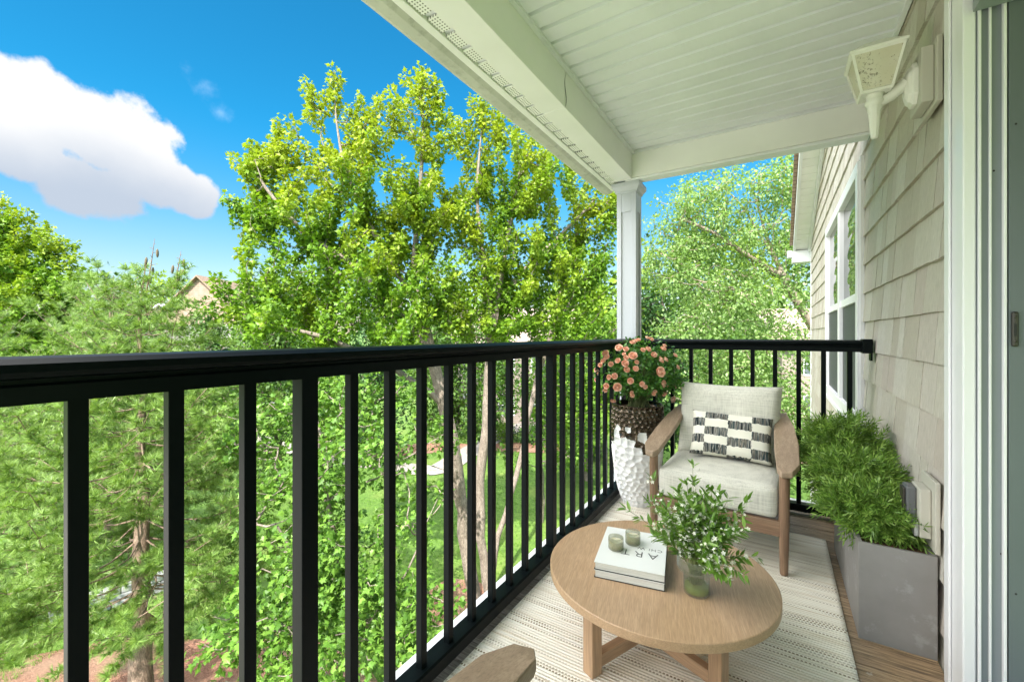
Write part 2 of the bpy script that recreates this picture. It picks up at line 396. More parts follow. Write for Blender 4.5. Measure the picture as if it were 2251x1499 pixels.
L_maple = leafmat('maple_leaf', (.075, .165, .014), (.135, .27, .02), (.22, .38, .03), .32, (.34, .42, .03), .42, .3)
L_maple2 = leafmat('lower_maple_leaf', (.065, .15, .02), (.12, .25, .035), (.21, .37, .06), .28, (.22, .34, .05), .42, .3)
L_birch = leafmat('birch_leaf', (.14, .25, .06), (.22, .35, .10), (.32, .44, .18), .4, None, .4, .4)
L_far = leafmat('far_green_leaf', (.05, .11, .022), (.085, .17, .032), (.13, .24, .04), .3, None, .5, .3)
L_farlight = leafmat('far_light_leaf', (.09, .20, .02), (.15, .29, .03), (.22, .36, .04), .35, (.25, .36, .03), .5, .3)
L_dark = leafmat('dark_green_leaf', (.02, .06, .018), (.04, .10, .025), (.07, .16, .035), .25, None, .5, .3)
L_needle = leafmat('pine_needle', (.11, .20, .04), (.20, .33, .075), (.34, .48, .15), .30, None, .4, .4)
L_shrub = leafmat('shrub_leaf', (.07, .15, .02), (.14, .27, .04), (.30, .44, .10), .25, None, .4, .4)
L_bouq = leafmat('bouquet_leaf', (.09, .19, .025), (.15, .30, .04), (.26, .42, .10), .3, None, .35, .5)
L_rose = leafmat('rose_leaf', (.03, .11, .015), (.06, .18, .025), (.11, .27, .04), .28, None, .35, .5)
L_grass = leafmat('grass_blade', (.08, .19, .02), (.13, .28, .03), (.19, .35, .05), .3, None, .5, .3)
m = MT('rose_petal'); m.col(m.ramp(m.noise(25, 3), [(.3, (.90, .50, .37)), (.7, (.95, .70, .55))])).set(Roughness=.6); m.b.inputs['Subsurface Weight'].default_value = .12; m.b.inputs['Subsurface Radius'].default_value = (.01, .005, .003); M_petal = m.m
m = MT('tiny_white_flower'); m.col(m.ramp(m.noise(25, 3), [(.3, (.72, .74, .56)), (.7, (.88, .88, .80))])).set(Roughness=.6); M_flower = m.m
m = MT('green_stem'); m.col(m.ramp(m.noise(25, 3), [(.3, (.10, .14, .04)), (.7, (.20, .22, .08))])).set(Roughness=.6); M_stem = m.m
m = MT('brown_cone'); m.col(m.ramp(m.noise(25, 3), [(.3, (.10, .08, .05)), (.7, (.20, .17, .11))])).set(Roughness=.8); M_cone = m.m
B_maple = bark('maple_bark', (.22, .175, .14), (.46, .39, .33))
B_pine = bark('pine_bark', (.20, .13, .09), (.42, .31, .24))
B_birch = bark('birch_bark', (.30, .22, .17), (.58, .48, .40))
B_dark = bark('dark_bark', (.10, .08, .06), (.22, .18, .14))

# ------------------------------------------------------------------ ground, paths
GZ = -5.5
def gz(x, y):
    a = 0.10 * math.sin(x * .21) * math.cos(y * .17)
    d = math.hypot(x, y); return GZ + a - 0.0 + max(0, d - 40) * .012
m = MT('lawn'); n1 = m.noise(.35, 5, .6); n2 = m.noise(9, 5, .7); n3 = m.noise(.12, 3)
c_ = m.ramp(n2, [(.25, (.04, .09, .012)), (.5, (.085, .17, .022)), (.75, (.14, .25, .035))])
c_ = m.mix(m.ramp(n1, [(.5, 0.0), (.7, .5)]), c_, (.22, .26, .06))
m.col(c_).set(Roughness=.95); m.bump(n2, .8, .05); M_lawn = m.m
V, T = [], []
gx = np.concatenate([np.linspace(-900, -80, 12), np.linspace(-70, 45, 90), np.linspace(60, 900, 12)])
gy = np.concatenate([np.linspace(-60, -10, 6), np.linspace(-8, 80, 80), np.linspace(95, 1200, 14)])
V = np.array([(x, y, gz(x, y)) for y in gy for x in gx]); nx = len(gx)
T = np.array([(j * nx + i, j * nx + i + 1, (j + 1) * nx + i + 1, (j + 1) * nx + i) for j in range(len(gy) - 1) for i in range(nx - 1)])
ground = np_mesh('ground', V, T, M_lawn, smooth=True); tag(ground, kind='structure')

m = MT('red_mulch'); n1 = m.noise(26, 6, .75); n2 = m.noise(1.2, 4)
m.col(m.mix(m.ramp(n2, [(.4, 0.0), (.7, .7)]), m.ramp(n1, [(.3, (.09, .035, .02)), (.5, (.26, .125, .08)), (.7, (.42, .25, .17))]), (.36, .25, .17))).set(Roughness=1); m.bump(n1, 1, .05); M_mulch = m.m
m = MT('concrete_path'); m.col(m.ramp(m.noise(3, 6, .6), [(.3, (.42, .39, .36)), (.7, (.56, .52, .48))])).set(Roughness=.9); M_path = m.m
m = MT('asphalt_drive'); m.col(m.ramp(m.noise(9, 6, .6), [(.3, (.13, .13, .13)), (.7, (.2, .2, .2))])).set(Roughness=.9); M_asph = m.m
def patch(name, ctr, rx, ry, rot, mat, lift, n=40, wob=.18, seed=0):
    rr = random.Random(seed); ph = [rr.uniform(0, 6.28) for _ in range(4)]; vs = [(ctr[0], ctr[1], gz(ctr[0], ctr[1]) + lift)]; fs = []
    K = 5
    for k in range(1, K + 1):
        for i in range(n):
            a = 2 * math.pi * i / n; r_ = 1 + wob * (math.sin(2 * a + ph[0]) * .6 + math.sin(3 * a + ph[1]) * .4 + math.sin(7 * a + ph[2]) * .2)
            x, y = rx * r_ * math.cos(a) * k / K, ry * r_ * math.sin(a) * k / K
            X = ctr[0] + x * math.cos(rot) - y * math.sin(rot); Y = ctr[1] + x * math.sin(rot) + y * math.cos(rot)
            vs.append((X, Y, gz(X, Y) + lift))
    for i in range(n): fs.append((0, 1 + i, 1 + (i + 1) % n))
    for k in range(K - 1):
        for i in range(n):
            a, b = 1 + k * n + i, 1 + k * n + (i + 1) % n; fs.append((a, a + n, b + n, b))
    o = MB().add(vs, fs, True).build(name, mat); tag(o, kind='structure'); return o
def strip(name, pts, w, mat, lift):
    P = []
    for i in range(len(pts) - 1):
        for t in np.linspace(0, 1, 9)[: 8 if i < len(pts) - 2 else 9]: P.append(Vector(pts[i][:2]).lerp(Vector(pts[i + 1][:2]), float(t)))
    for _ in range(4): P = [P[0]] + [(P[i - 1] + P[i] * 2 + P[i + 1]) / 4 for i in range(1, len(P) - 1)] + [P[-1]]
    vs, fs = [], []
    for i, p in enumerate(P):
        d = (P[min(i + 1, len(P) - 1)] - P[max(i - 1, 0)]).normalized(); nn = Vector((-d.y, d.x)) * w / 2
        for q in (p - nn, p + nn): vs.append((q.x, q.y, gz(q.x, q.y) + lift))
    for i in range(len(P) - 1): fs.append((2 * i, 2 * i + 1, 2 * i + 3, 2 * i + 2))
    o = MB().add(vs, fs, True).build(name, mat); tag(o, kind='structure'); return o
def G(u, v): return on_z(u, v, GZ)
patch('mulch_bed', G(330, 1560), 3.6, 2.2, .4, M_mulch, .03, seed=1)
patch('mulch_bed', G(900, 985), 3.6, 1.2, .6, M_mulch, .03, seed=2)
patch('mulch_bed', G(440, 940), 3.2, 1.2, .6, M_mulch, .03, seed=3)
patch('mulch_bed', G(1160, 985), 3.0, 1.1, .5, M_mulch, .03, seed=6)
patch('mulch_bed', G(1046, 1330), 1.3, 1.0, .3, M_mulch, .03, seed=7)
patch('mulch_bed', G(1780, 1010), 2.4, 1.2, .4, M_mulch, .03, seed=4)
patch('unseen_bounce_court', (-15, -13.5), 17, 12.0, 0, M_path, .05, n=60, wob=.0)  # pale court out of view, added to bounce neutral light onto the ceiling
patch('unseen_bounce_patio', (-2.2, 1.2), 2.6, 4.2, 0, M_path, .055, n=40, wob=.03)  # unseen concrete below the balcony, added for neutral bounce light
M_path2 = M_path.copy(); M_path2.name = 'worn_path'
for nd_ in M_path2.node_tree.nodes:
    if nd_.type == 'VALTORGB':
        nd_.color_ramp.elements[0].color = (.26, .23, .21, 1); nd_.color_ramp.elements[1].color = (.38, .34, .31, 1)
strip('path', [G(300, 905), G(480, 945), G(640, 985), G(800, 1015), G(960, 1040), G(1020, 1000), G(1120, 945), G(1250, 905)], 1.5, M_path2, .04)
strip('driveway', [G(-250, 1000), G(60, 965), G(250, 915), G(560, 895), G(820, 880)], 3.6, M_asph, .034)

# stones of the low garden wall behind the pine
gw = thing('garden_wall', (*G(235, 1340)[:2], GZ), 0, 'low dry-laid grey stone garden wall behind the pine trunk', 'wall')
m = MT('grey_garden_stone'); m.col(m.ramp(m.noise(6, 6, .65), [(.3, (.22, .22, .23)), (.7, (.50, .50, .50))])).set(Roughness=.9); m.bump(m.noise(12, 5), .6, .04); M_stone = m.m
b = MB(); rr = random.Random(5)
a0, a1 = G(120, 1372), G(372, 1290); d = (a1 - a0); Ln = d.length; d.normalize(); org = G(235, 1340)
for lay in range(3):
    t = -.2 + lay * .1
    while t < Ln:
        w = rr.uniform(.22, .5); p = a0 + d * (t + w / 2) - org
        M = Matrix.Translation((p.x, p.y, .08 + lay * .15)) @ Matrix.Rotation(math.atan2(d.y, d.x) + rr.uniform(-.08, .08), 4, 'Z') @ Matrix.Rotation(rr.uniform(-.05, .05), 4, 'X')
        b.box(-w / 2, w / 2, -.17, .17, -.08, .06, M, .025); t += w + .012
b.build('stonework', M_stone, gw)

# ------------------------------------------------------------------ trees
def ml_template():
    h = [(0, 0), (.10, -.07), (.34, -.02), (.25, .16), (.54, .40), (.27, .43), (.20, .60), (.10, .66), (0, 1.0)]
    out = h + [(-x, y) for x, y in h[-2:0:-1]]
    vs = [(0, .33, .0)] + [(x, y, -abs(x) * .30 - max(0, y - .5) * .22) for x, y in out]
    n = len(out); fs = [(0, 1 + i, 1 + (i + 1) % n) for i in range(n)]
    return np.array(vs), np.array(fs)
TM = ml_template()
TM2 = (np.array([(0, 0, 0), (.5, .3, -.12), (.2, .5, -.05), (0, 1, -.15), (-.2, .5, -.05), (-.5, .3, -.12)]), np.array([(0, 1, 2), (0, 2, 3), (0, 3, 4), (0, 4, 5)]))
TK = (np.array([(0, 0, 0), (.32, .45, -.06), (0, 1, -.12), (-.32, .45, -.06)]), np.array([(0, 1, 2), (0, 2, 3)]))
TL = (np.array([(0, 0, 0), (.13, .4, -.03), (0, 1, -.12), (-.13, .4, -.03)]), np.array([(0, 1, 2), (0, 2, 3)]))

def tips_in(blobs, n, seed=0, shell=.55):
    """sample points in world ellipsoids; blob = (centre Vector, (rx, ry, rz))"""
    g = np.random.default_rng(seed); vol = np.array([b[1][0] * b[1][1] * b[1][2] for b in blobs]) ** .8; vol = vol / vol.sum(); P = []
    for k in g.choice(len(blobs), n, p=vol):
        d = g.normal(size=3); d /= np.linalg.norm(d); rad = shell + (1 - shell) * g.random() ** .6 if g.random() < .75 else g.random() ** .5
        P.append(np.array(blobs[k][0]) + d * rad * np.array(blobs[k][1]))
    return np.array(P)
def sprays_in(blobs, n, axis_pts, seed=0, length=(.7, 1.25), step=.14, rise=.32):
    """elongated leafy sprays that fan outward and up from the stems"""
    g = np.random.default_rng(seed); P0 = tips_in(blobs, n, seed, .2); A = np.array([np.array(p) for p in axis_pts]); out = []
    for p in P0:
        below = A[A[:, 2] < p[2] + .1]; below = below if len(below) else A
        q = below[np.linalg.norm((below - p) * [1, 1, .6], axis=1).argmin()]; d = p - q; d = d / (np.linalg.norm(d) + 1e-6)
        d = d + g.normal(size=3) * .22; d[2] += rise; d /= np.linalg.norm(d); L = g.uniform(*length); k = int(L / step)
        for i in range(k): out.append(p + d * (i * step - L * .55) + np.array([0, 0, .10 * (i / k) ** 2 * L]) + g.normal(size=3) * .025)
    return np.array(out)
def grow(stems, tips, trunk_r, jitter=.12, seed=0, upcost=1.6, sweep=.25, twig=.006):
    """returns nodes, parent, radius ; stems = list of polylines (first point of later stems may lie on the first)"""
    g = np.random.default_rng(seed); nodes, par = [], []
    for s_ in stems:
        pr = -1; s_ = [np.array(q, float) for q in s_]
        if nodes:
            dd = np.linalg.norm(np.array(nodes) - s_[0], axis=1); pr = int(dd.argmin())
        fine = []
        for i in range(len(s_) - 1):
            k = max(2, int(np.linalg.norm(s_[i + 1] - s_[i]) / .45))
            for t in np.linspace(0, 1, k, endpoint=False): fine.append(s_[i] * (1 - t) + s_[i + 1] * t)
        fine.append(s_[-1])
        for _ in range(3): fine = [fine[0]] + [(fine[i - 1] + 2 * fine[i] + fine[i + 1]) / 4 for i in range(1, len(fine) - 1)] + [fine[-1]]
        for i, q in enumerate(fine):
            if i == 0 and pr >= 0: continue
            nodes.append(q + (g.normal(size=3) * .02 if i else 0)); par.append(pr); pr = len(nodes) - 1
    nst = len(nodes); A = np.array(nodes)
    dmin = np.array([np.linalg.norm(A - t, axis=1).min() for t in tips]); order = np.argsort(dmin)
    cap = nst + len(tips) * 4 + 8; arr = np.zeros((cap, 3)); arr[:nst] = A; cnt = nst
    minz = A[:, 2].min() + (A[:, 2].max() - A[:, 2].min()) * .18; paths = []
    for k in order:
        t = tips[k]; B = arr[:cnt]; dv = t - B; ds = np.linalg.norm(dv, axis=1)
        cost = ds + upcost * np.maximum(0, B[:, 2] - t[2] + ds * sweep) + 5 * np.maximum(0, minz - B[:, 2])
        j = int(cost.argmin()); L = ds[j]; st = B[j].copy(); pr = j; seg = 3 if L > .5 else 2; pth = [j]
        for q in range(1, seg + 1):
            f = q / seg; p_ = st + (t - st) * f; p_[2] -= math.sin(f * math.pi) * L * .12
            if q < seg: p_ = p_ + g.normal(size=3) * jitter * L * .3
            arr[cnt] = p_; par.append(pr); pr = cnt; cnt += 1; pth.append(pr)
        paths.append(pth)
    par = np.array(par); r = np.zeros(cnt)
    ch = np.zeros(cnt)
    for i in range(cnt - 1, -1, -1):
        base = ch[i] if ch[i] > 0 else twig ** 2.3
        r[i] = base ** (1 / 2.3)
        if par[i] >= 0: ch[par[i]] += base
    k = trunk_r / r[0]
    if k < 1: r = np.maximum(twig * .6, r * k)
    else: r = r * (1 + (k - 1) * np.clip((r / r[0]), 0, 1) ** .7)
    return arr[:cnt], par, r, paths
def branch_mesh(name, P, par, r, mat, parent, sides=5, minr=0.0):
    idx = np.where((par >= 0) & (r >= minr))[0]; a = P[par[idx]]; b_ = P[idx]; d = nrmz(b_ - a)
    up = np.tile(np.array([[.3, .2, 1.0]]), (len(d), 1)); X = nrmz(np.cross(d, up)); Y = np.cross(X, d)
    ra = np.minimum(r[par[idx]], r[idx] * 1.5)[:, None]; rb = r[idx][:, None]; V = []
    for k in range(sides):
        t = 2 * math.pi * k / sides; o = X * math.cos(t) + Y * math.sin(t); V.append(a - d * rb * .25 + o * ra); V.append(b_ + o * rb)
    V = np.stack(V, 1).reshape(-1, 3); n = 2 * sides
    T = np.array([(2 * k, 2 * ((k + 1) % sides), 2 * ((k + 1) % sides) + 1, 2 * k + 1) for k in range(sides)])
    T = (T[None] + (np.arange(len(idx)) * n)[:, None, None]).reshape(-1, 4)
    return np_mesh(name, V, T, mat, parent, smooth=True)
def leaves_on(P, paths, per, spread, size, seed=0, droop=.35, up=.9, back=.6):
    g = np.random.default_rng(seed); A = np.array([P[p[-2]] for p in paths]); B = np.array([P[p[-1]] for p in paths]); n = len(paths)
    t = 1 - g.random((n, per, 1)) ** 1.4 * back; L = np.linalg.norm(B - A, axis=1)[:, None, None]
    base = A[:, None] + (B - A)[:, None] * np.minimum(t, 1.0)
    off = g.normal(size=(n, per, 3)); off = off / (np.linalg.norm(off, axis=2, keepdims=True)) * (g.random((n, per, 1)) ** .5) * spread
    off[..., 2] *= 1.15
    pos = (base + off).reshape(-1, 3); ax = nrmz(off.reshape(-1, 3) + (B - A)[:, None].repeat(per, 1).reshape(-1, 3) * .2)
    ax = ax + g.normal(size=ax.shape) * .5; ax[:, 2] -= droop
    nor = g.normal(size=ax.shape) * .55; nor[:, 2] += up
    sz = size * g.uniform(.6, 1.25, len(pos)); return pos, ax, nor, sz
def tree(name, label, cat, base, stems, blobs, ntips, per, spread, lsize, tmpl, lmat, bmat, trunk_r, seed=1, group=None, shoots=None, upcost=1.6, sweep=.25, droop=.35, twig=.006, sides=6, shell=.55, spray=None):
    base = Vector(base); t = thing(name, base, 0, label, cat, group); b0 = np.array(base)
    if spray:
        ax_ = [p for st_ in stems for p in st_]; tips = sprays_in(blobs, spray, ax_, seed)
    else: tips = tips_in(blobs, ntips, seed, shell)
    if shoots is not None:
        g = np.random.default_rng(seed + 9); sh = []
        for (c_, h) in shoots:
            for q in np.linspace(0, 1, max(4, int(h / .12))): sh.append(np.array(c_) + np.array([g.normal() * .05, g.normal() * .05, q * h]))
        tips = np.vstack([tips, np.array(sh)])
    P, par, r, paths = grow(stems, tips, trunk_r, seed=seed, upcost=upcost, sweep=sweep, twig=twig)
    branch_mesh('trunk', P - b0, par, r, bmat, t, sides)
    pos, ax, nor, sz = leaves_on(P, paths, per, spread, lsize, seed + 3, droop)
    V, T = scatter(tmpl[0], tmpl[1], pos - b0, ax, nor, sz)
    np_mesh('crown', V, T, lmat, t)
    return t
def BL(lst, k=1.0):
    out = []
    for u, v, ru, rv, fw, rd in lst:
        s_ = fw / F; out.append((wpt(u, v, fw), (ru * s_ * CS * .999 + rd * SN * .5, ru * s_ * SN * .6 + rd * .85, rv * s_)))
    return out
def g0(u, v):
    p = G(u, v); return (p.x, p.y, gz(p.x, p.y) - .1)

# --- the two big maples
mb = g0(1046, 1325)
fa = 10.3
stA = [mb, wpt(1030, 1227, fa), wpt(1015, 1117, fa), wpt(1000, 1010, 9.9), wpt(975, 890, 9.7), wpt(955, 790, 9.6), wpt(925, 690, 9.6), wpt(905, 590, 9.6), wpt(915, 480, 9.6), wpt(935, 330, 9.6), wpt(930, 190, 9.6)]
stA2 = [wpt(925, 690, 9.6), wpt(870, 590, 9.5), wpt(800, 480, 9.4), wpt(745, 360, 9.3), wpt(738, 220, 9.3)]
stA3 = [wpt(955, 790, 9.6), wpt(850, 650, 9.2), wpt(720, 540, 9.0), wpt(600, 470, 8.8), wpt(555, 350, 8.7)]
stA4 = [wpt(975, 890, 9.7), wpt(860, 800, 9.0), wpt(720, 740, 8.4), wpt(570, 700, 8.0)]
bA = BL([(760, 690, 150, 50, 8.8, 1.2), (900, 720, 90, 35, 8.6, 1.0), (560, 480, 45, 40, 9.0, .6), (540, 350, 18, 50, 9.0, .4), (1000, 640, 60, 70, 9.4, .9), (650, 400, 75, 110, 9.4, 1.0), (575, 410, 30, 75, 9.2, .6), (740, 330, 60, 105, 9.5, .9), (850, 365, 75, 95, 9.6, 1.1), (930, 320, 42, 85, 9.6, .7),
         (700, 500, 120, 90, 9.5, 1.3), (830, 500, 110, 130, 9.4, 1.4), (655, 535, 65, 45, 9.2, 1.0), (930, 480, 70, 110, 9.6, 1.2),
         (700, 620, 120, 70, 9.0, 1.3), (850, 650, 110, 90, 8.6, 1.4), (570, 680, 85, 50, 8.3, .9), (660, 715, 140, 45, 8.0, 1.0), (930, 640, 60, 90, 8.8, .9), (520, 690, 60, 40, 7.8, .6)])
shA = [(wpt(u_, v_ + 75, 9.4 - .3 * (u_ < 650)), .80) for u_, v_ in ((560, 330), (612, 272), (645, 275), (685, 188), (705, 205), (738, 160), (765, 240), (795, 222), (830, 217), (862, 205), (900, 175), (925, 152), (948, 178), (968, 190), (990, 245), (535, 480), (580, 400))] + [(wpt(735, 250, 9.4), .75), (wpt(680, 260, 9.3), .6), (wpt(925, 240, 9.6), .75), (wpt(612, 350, 9.1), .6), (wpt(550, 400, 9.0), .85), (wpt(860, 290, 9.6), .5), (wpt(790, 300, 9.4), .5), (wpt(520, 490, 8.8), .3), (wpt(965, 270, 9.6), .6)]
tree('maple_tree', 'tall yellow-green maple with pale multi-stem trunk whose spiky crown reaches highest against the blue sky', 'tree', mb, [stA, stA2, stA3, stA4], bA,
     0, 26, .14, .096, TM, L_maple, B_maple, .17, seed=3, group='maples close to the balcony', shoots=shA, upcost=1.2, spray=250)
mb2 = g0(1080, 1312)
stB = [mb2, wpt(1052, 1180, 10.6), wpt(1055, 1050, 10.6), wpt(1070, 930, 10.5), wpt(1081, 748, 10.4), wpt(1104, 590, 10.4), wpt(1128, 453, 10.4), wpt(1150, 345, 10.4), wpt(1130, 260, 10.4)]
stB2 = [mb2, wpt(1085, 1210, 10.6), wpt(1107, 1135, 10.7), wpt(1143, 1036, 10.9), wpt(1160, 920, 11), wpt(1190, 800, 11), wpt(1230, 650, 11), wpt(1270, 520, 11)]
stB3 = [wpt(1092, 660, 10.4), wpt(1180, 560, 10.4), wpt(1260, 490, 10.4), wpt(1310, 440, 10.4)]
stB4 = [wpt(1085, 720, 10.4), wpt(1060, 560, 10.3), wpt(1045, 420, 10.3), wpt(1060, 280, 10.3)]
bB = BL([(1130, 720, 120, 40, 10.3, 1.0), (1290, 640, 60, 90, 10.6, 1.0), (1060, 340, 60, 100, 10.4, 1.0), (1130, 380, 90, 90, 10.5, 1.2), (1220, 450, 85, 80, 10.6, 1.2), (1300, 470, 50, 60, 10.6, .8), (1030, 470, 60, 110, 10.4, 1.0), (1130, 520, 120, 110, 10.5, 1.4),
         (1260, 580, 90, 90, 10.6, 1.2), (1100, 640, 110, 90, 10.4, 1.2), (1230, 690, 110, 60, 10.6, 1.1), (1020, 690, 70, 60, 10.0, .8)])
shB = [(wpt(u_, v_ + 75, 10.4), .85) for u_, v_ in ((1000, 262), (1040, 226), (1062, 215), (1085, 240), (1105, 256), (1135, 275), (1165, 300), (1210, 330), (1250, 352), (1290, 385), (1320, 410), (1345, 432))] + [(wpt(1062, 290, 10.4), .8), (wpt(1100, 330, 10.4), .6), (wpt(1020, 330, 10.4), .7), (wpt(1200, 380, 10.5), .4), (wpt(1340, 450, 10.5), .3)]
tree('maple_tree', 'bright green maple just left of the white porch post, beside the taller maple', 'tree', mb2, [stB, stB2, stB3, stB4], bB,
     0, 26, .145, .096, TM, L_maple, B_maple, .15, seed=5, group='maples close to the balcony', shoots=shB, upcost=1.2, spray=185)
# --- lower maple growing close below the railing
mb3 = g0(800, 1620)
stC = [mb3, wpt(790, 1500, 7.0), wpt(770, 1380, 6.9), wpt(750, 1240, 6.9), wpt(720, 1100, 6.9), wpt(700, 950, 6.9)]
stC2 = [wpt(775, 1420, 6.9), wpt(860, 1300, 6.7), wpt(930, 1200, 6.6), wpt(960, 1100, 6.6)]
stC3 = [wpt(765, 1340, 6.9), wpt(660, 1250, 6.6), wpt(600, 1150, 6.5)]
bC = BL([(570, 960, 80, 70, 7.2, .9), (700, 900, 110, 70, 7.6, 1.0), (650, 1080, 90, 80, 6.8, .9), (790, 1000, 90, 90, 7.0, .9), (720, 1200, 90, 90, 6.6, .9), (600, 1350, 95, 120, 6.2, .9), (560, 1450, 60, 60, 6.2, .6),
         (740, 1380, 110, 120, 6.2, 1.0), (860, 1280, 80, 90, 6.5, .8), (880, 1430, 70, 70, 6.0, .7), (950, 1330, 40, 60, 6.4, .5), (900, 1120, 60, 60, 7.0, .7), (830, 860, 90, 40, 8.0, .8), (480, 880, 60, 35, 7.8, .5), (950, 950, 60, 50, 8.4, .6)])
tree('maple_tree', 'young light green maple close behind the nearest balusters, its top below the handrail', 'tree', mb3, [stC, stC2, stC3], bC,
     520, 22, .20, .10, TM, L_maple2, B_maple, .07, seed=8, group='maples close to the balcony', upcost=.8, shell=.3)
# foliage low at the right between balusters
mb4 = g0(1190, 1150)
stD = [mb4, wpt(1195, 1080, 14.3), wpt(1185, 980, 14.3), wpt(1190, 880, 14.3), wpt(1200, 790, 14.3)]
bD = BL([(1130, 830, 80, 40, 13.5, .9), (1230, 860, 60, 60, 13.5, .9), (1180, 930, 60, 50, 13.2, .8), (1260, 960, 40, 50, 13.2, .7), (1120, 1010, 40, 30, 13.0, .6), (1270, 800, 50, 60, 14, 1.0)])
tree('sapling_tree', 'thin open sapling on the lawn seen low through the far balusters', 'tree', mb4, [stD], bD, 110, 24, .28, .13, TM2, L_maple2, B_maple, .07, seed=12, upcost=.8)

# --- pines
def pine(label, base, top, rad, whorls, seed, group, zlow, tufts_per=1.0, dead=True, nsz=.125, lean=(0, 0)):
    g = np.random.default_rng(seed); base = Vector(base); t = thing('pine_tree', base, 0, label, 'tree', group)
    H = top - base.z; segs = []; tuft_p, tuft_d = [], []
    mbk = MB(); pts = [Vector((math.sin(k * 1.7) * .04 + lean[0] * k / 12, math.cos(k * 2.1) * .04 + lean[1] * k / 12, H * k / 12)) for k in range(13)]
    mbk.tube(pts, [.19 * (1 - k / 13.0) ** 1.35 + .006 for k in range(13)], 10)
    z = zlow
    while z < H * .97:
        f = z / H; nb = int(g.integers(4, 7)); a0 = g.random() * 6.28
        L0 = rad * (1 - max(0, f - .28) / .72) ** .75 * (.75 + .25 * min(1, f / .3)) + .12
        for k in range(nb):
            a = a0 + k * 2 * math.pi / nb + g.normal() * .25; L = L0 * g.uniform(.7, 1.12); rise = .05 + .55 * f ** 2 + g.normal() * .06
            P = [Vector((lean[0] * f, lean[1] * f, z))]; n = max(4, int(L / .22))
            for q in range(1, n + 1):
                s_ = q / n; P.append(P[0] + Vector((math.cos(a + .15 * math.sin(q)) * L * s_, math.sin(a + .15 * math.sin(q)) * L * s_, L * (rise * s_ - .18 * math.sin(s_ * 3.1) + .22 * s_ ** 3))))
            mbk.tube(P, [max(.005, .019 * (1 - q / (n + 1)) * (L / rad) ** .5) for q in range(n + 1)], 5, False)
            for q in range(1, n + 1):
                s_ = q / n
                if s_ < .28: continue
                dm = (P[q] - P[q - 1]).normalized(); side = dm.cross(Vector((0, 0, 1))).normalized()
                for sg in (-1, 1):
                    Ls = L * .42 * (1.15 - s_) * g.uniform(.6, 1.2) + .12
                    dv = (dm * .75 + side * sg * .8 + Vector((0, 0, g.normal() * .12 + .05))).normalized(); e = P[q] + dv * Ls
                    if Ls > .2: mbk.tube([P[q], P[q] + dv * Ls * .5 - Vector((0, 0, .02)), e], [.007, .005, .003], 3, False)
                    m_ = max(2, int(Ls / .042 * tufts_per))
                    for w in range(m_):
                        ff = 1 - w / (m_ + .5) * .85; pp = P[q].lerp(e, ff); tuft_p.append(np.array(pp) + g.normal(size=3) * .02)
                        tuft_d.append(np.array(dv) + g.normal(size=3) * .35 + np.array([0, 0, .35]))
                if g.random() < tufts_per: tuft_p.append(np.array(P[q])); tuft_d.append(np.array(dm) + np.array([0, 0, .5]))
            tuft_p.append(np.array(P[-1])); tuft_d.append(np.array(P[-1] - P[-2]) * 4)
        z += g.uniform(.24, .38) * whorls
    mbk.build('trunk', B_pine, t)
    nv, nf = [], []
    for k in range(26):
        a = k * 2.4; el = math.radians(12 + 74 * ((k * .618) % 1)); L = .75 + .35 * ((k * .37) % 1)
        d = np.array([math.cos(a) * math.sin(el), math.cos(el), math.sin(a) * math.sin(el)]); s_ = nrmz(np.cross(d, [.3, .2, .9])) * .03
        b_ = d * .06; i = len(nv); nv += [b_ - s_, b_ + s_, d * L - np.array([0, 0, .0])]; nf.append((i, i + 1, i + 2))
    tp, td = np.array(tuft_p), np.array(tuft_d)
    V, T = scatter(np.array(nv), np.array(nf), tp, td, g.normal(size=tp.shape), nsz * g.uniform(.8, 1.25, len(tp)))
    np_mesh('crown', V, T, L_needle, t)
    return t, H
pgrp = 'pines below the balcony'
pb = g0(312, 1590)
p1, H1 = pine('near pine with long soft needles and thick pinkish trunk rising from the red mulch', pb, 1.14 + 7.4 * (735 - 585) / F, 2.7, 1.0, 4, pgrp, 2.5, 1.25)
# sparse leaders with hanging cones
for k, (u, v0, v1) in enumerate([(340, 640, 525), (398, 640, 552)]):
    b = MB(); a_ = wpt(u - 18, v0, 7.4) - Vector(pb); e = wpt(u, v1, 7.4) - Vector(pb)
    b.tube([a_, a_.lerp(e, .5) + Vector((.02, 0, 0)), e], [.014, .009, .003], 5)
    for q in range(9):
        f = .25 + .08 * q; p_ = a_.lerp(e, f); an = q * 2.4; o_ = Vector((math.cos(an), math.sin(an), .35)) * .13 * (1.2 - f)
        b.tube([p_, p_ + o_ * .6, p_ + o_], [.005, .004, .002], 4)
    b.build('leader', B_pine, p1)
    for q in range(4):
        f = .30 + .17 * q; p_ = a_.lerp(e, f) + Vector((math.cos(q * 2.3) * .07, math.sin(q * 2.3) * .07, 0))
        c_ = MB(); c_.lathe([(.004, -.155), (.016, -.135), (.022, -.10), (.022, -.05), (.014, -.015), (.004, 0)], 8); o = c_.build('cone', M_cone, p1); o.location = p_; o.rotation_euler = (.15 * math.sin(q * 3), .15, 0)
pine('pine behind the near pine at the far left, trunk hidden by its own needle tufts', g0(-120, 1400), 1.14 + 9.2 * (735 - 640) / F, 3.0, 1.1, 14, pgrp, 1.5, .75)
pine('broad pine rising behind the near pine, its feathery top just above the handrail', g0(245, 1190), 1.14 + 13.0 * (735 - 600) / F, 3.2, 1.1, 24, pgrp, 2.0, .7, nsz=.13)

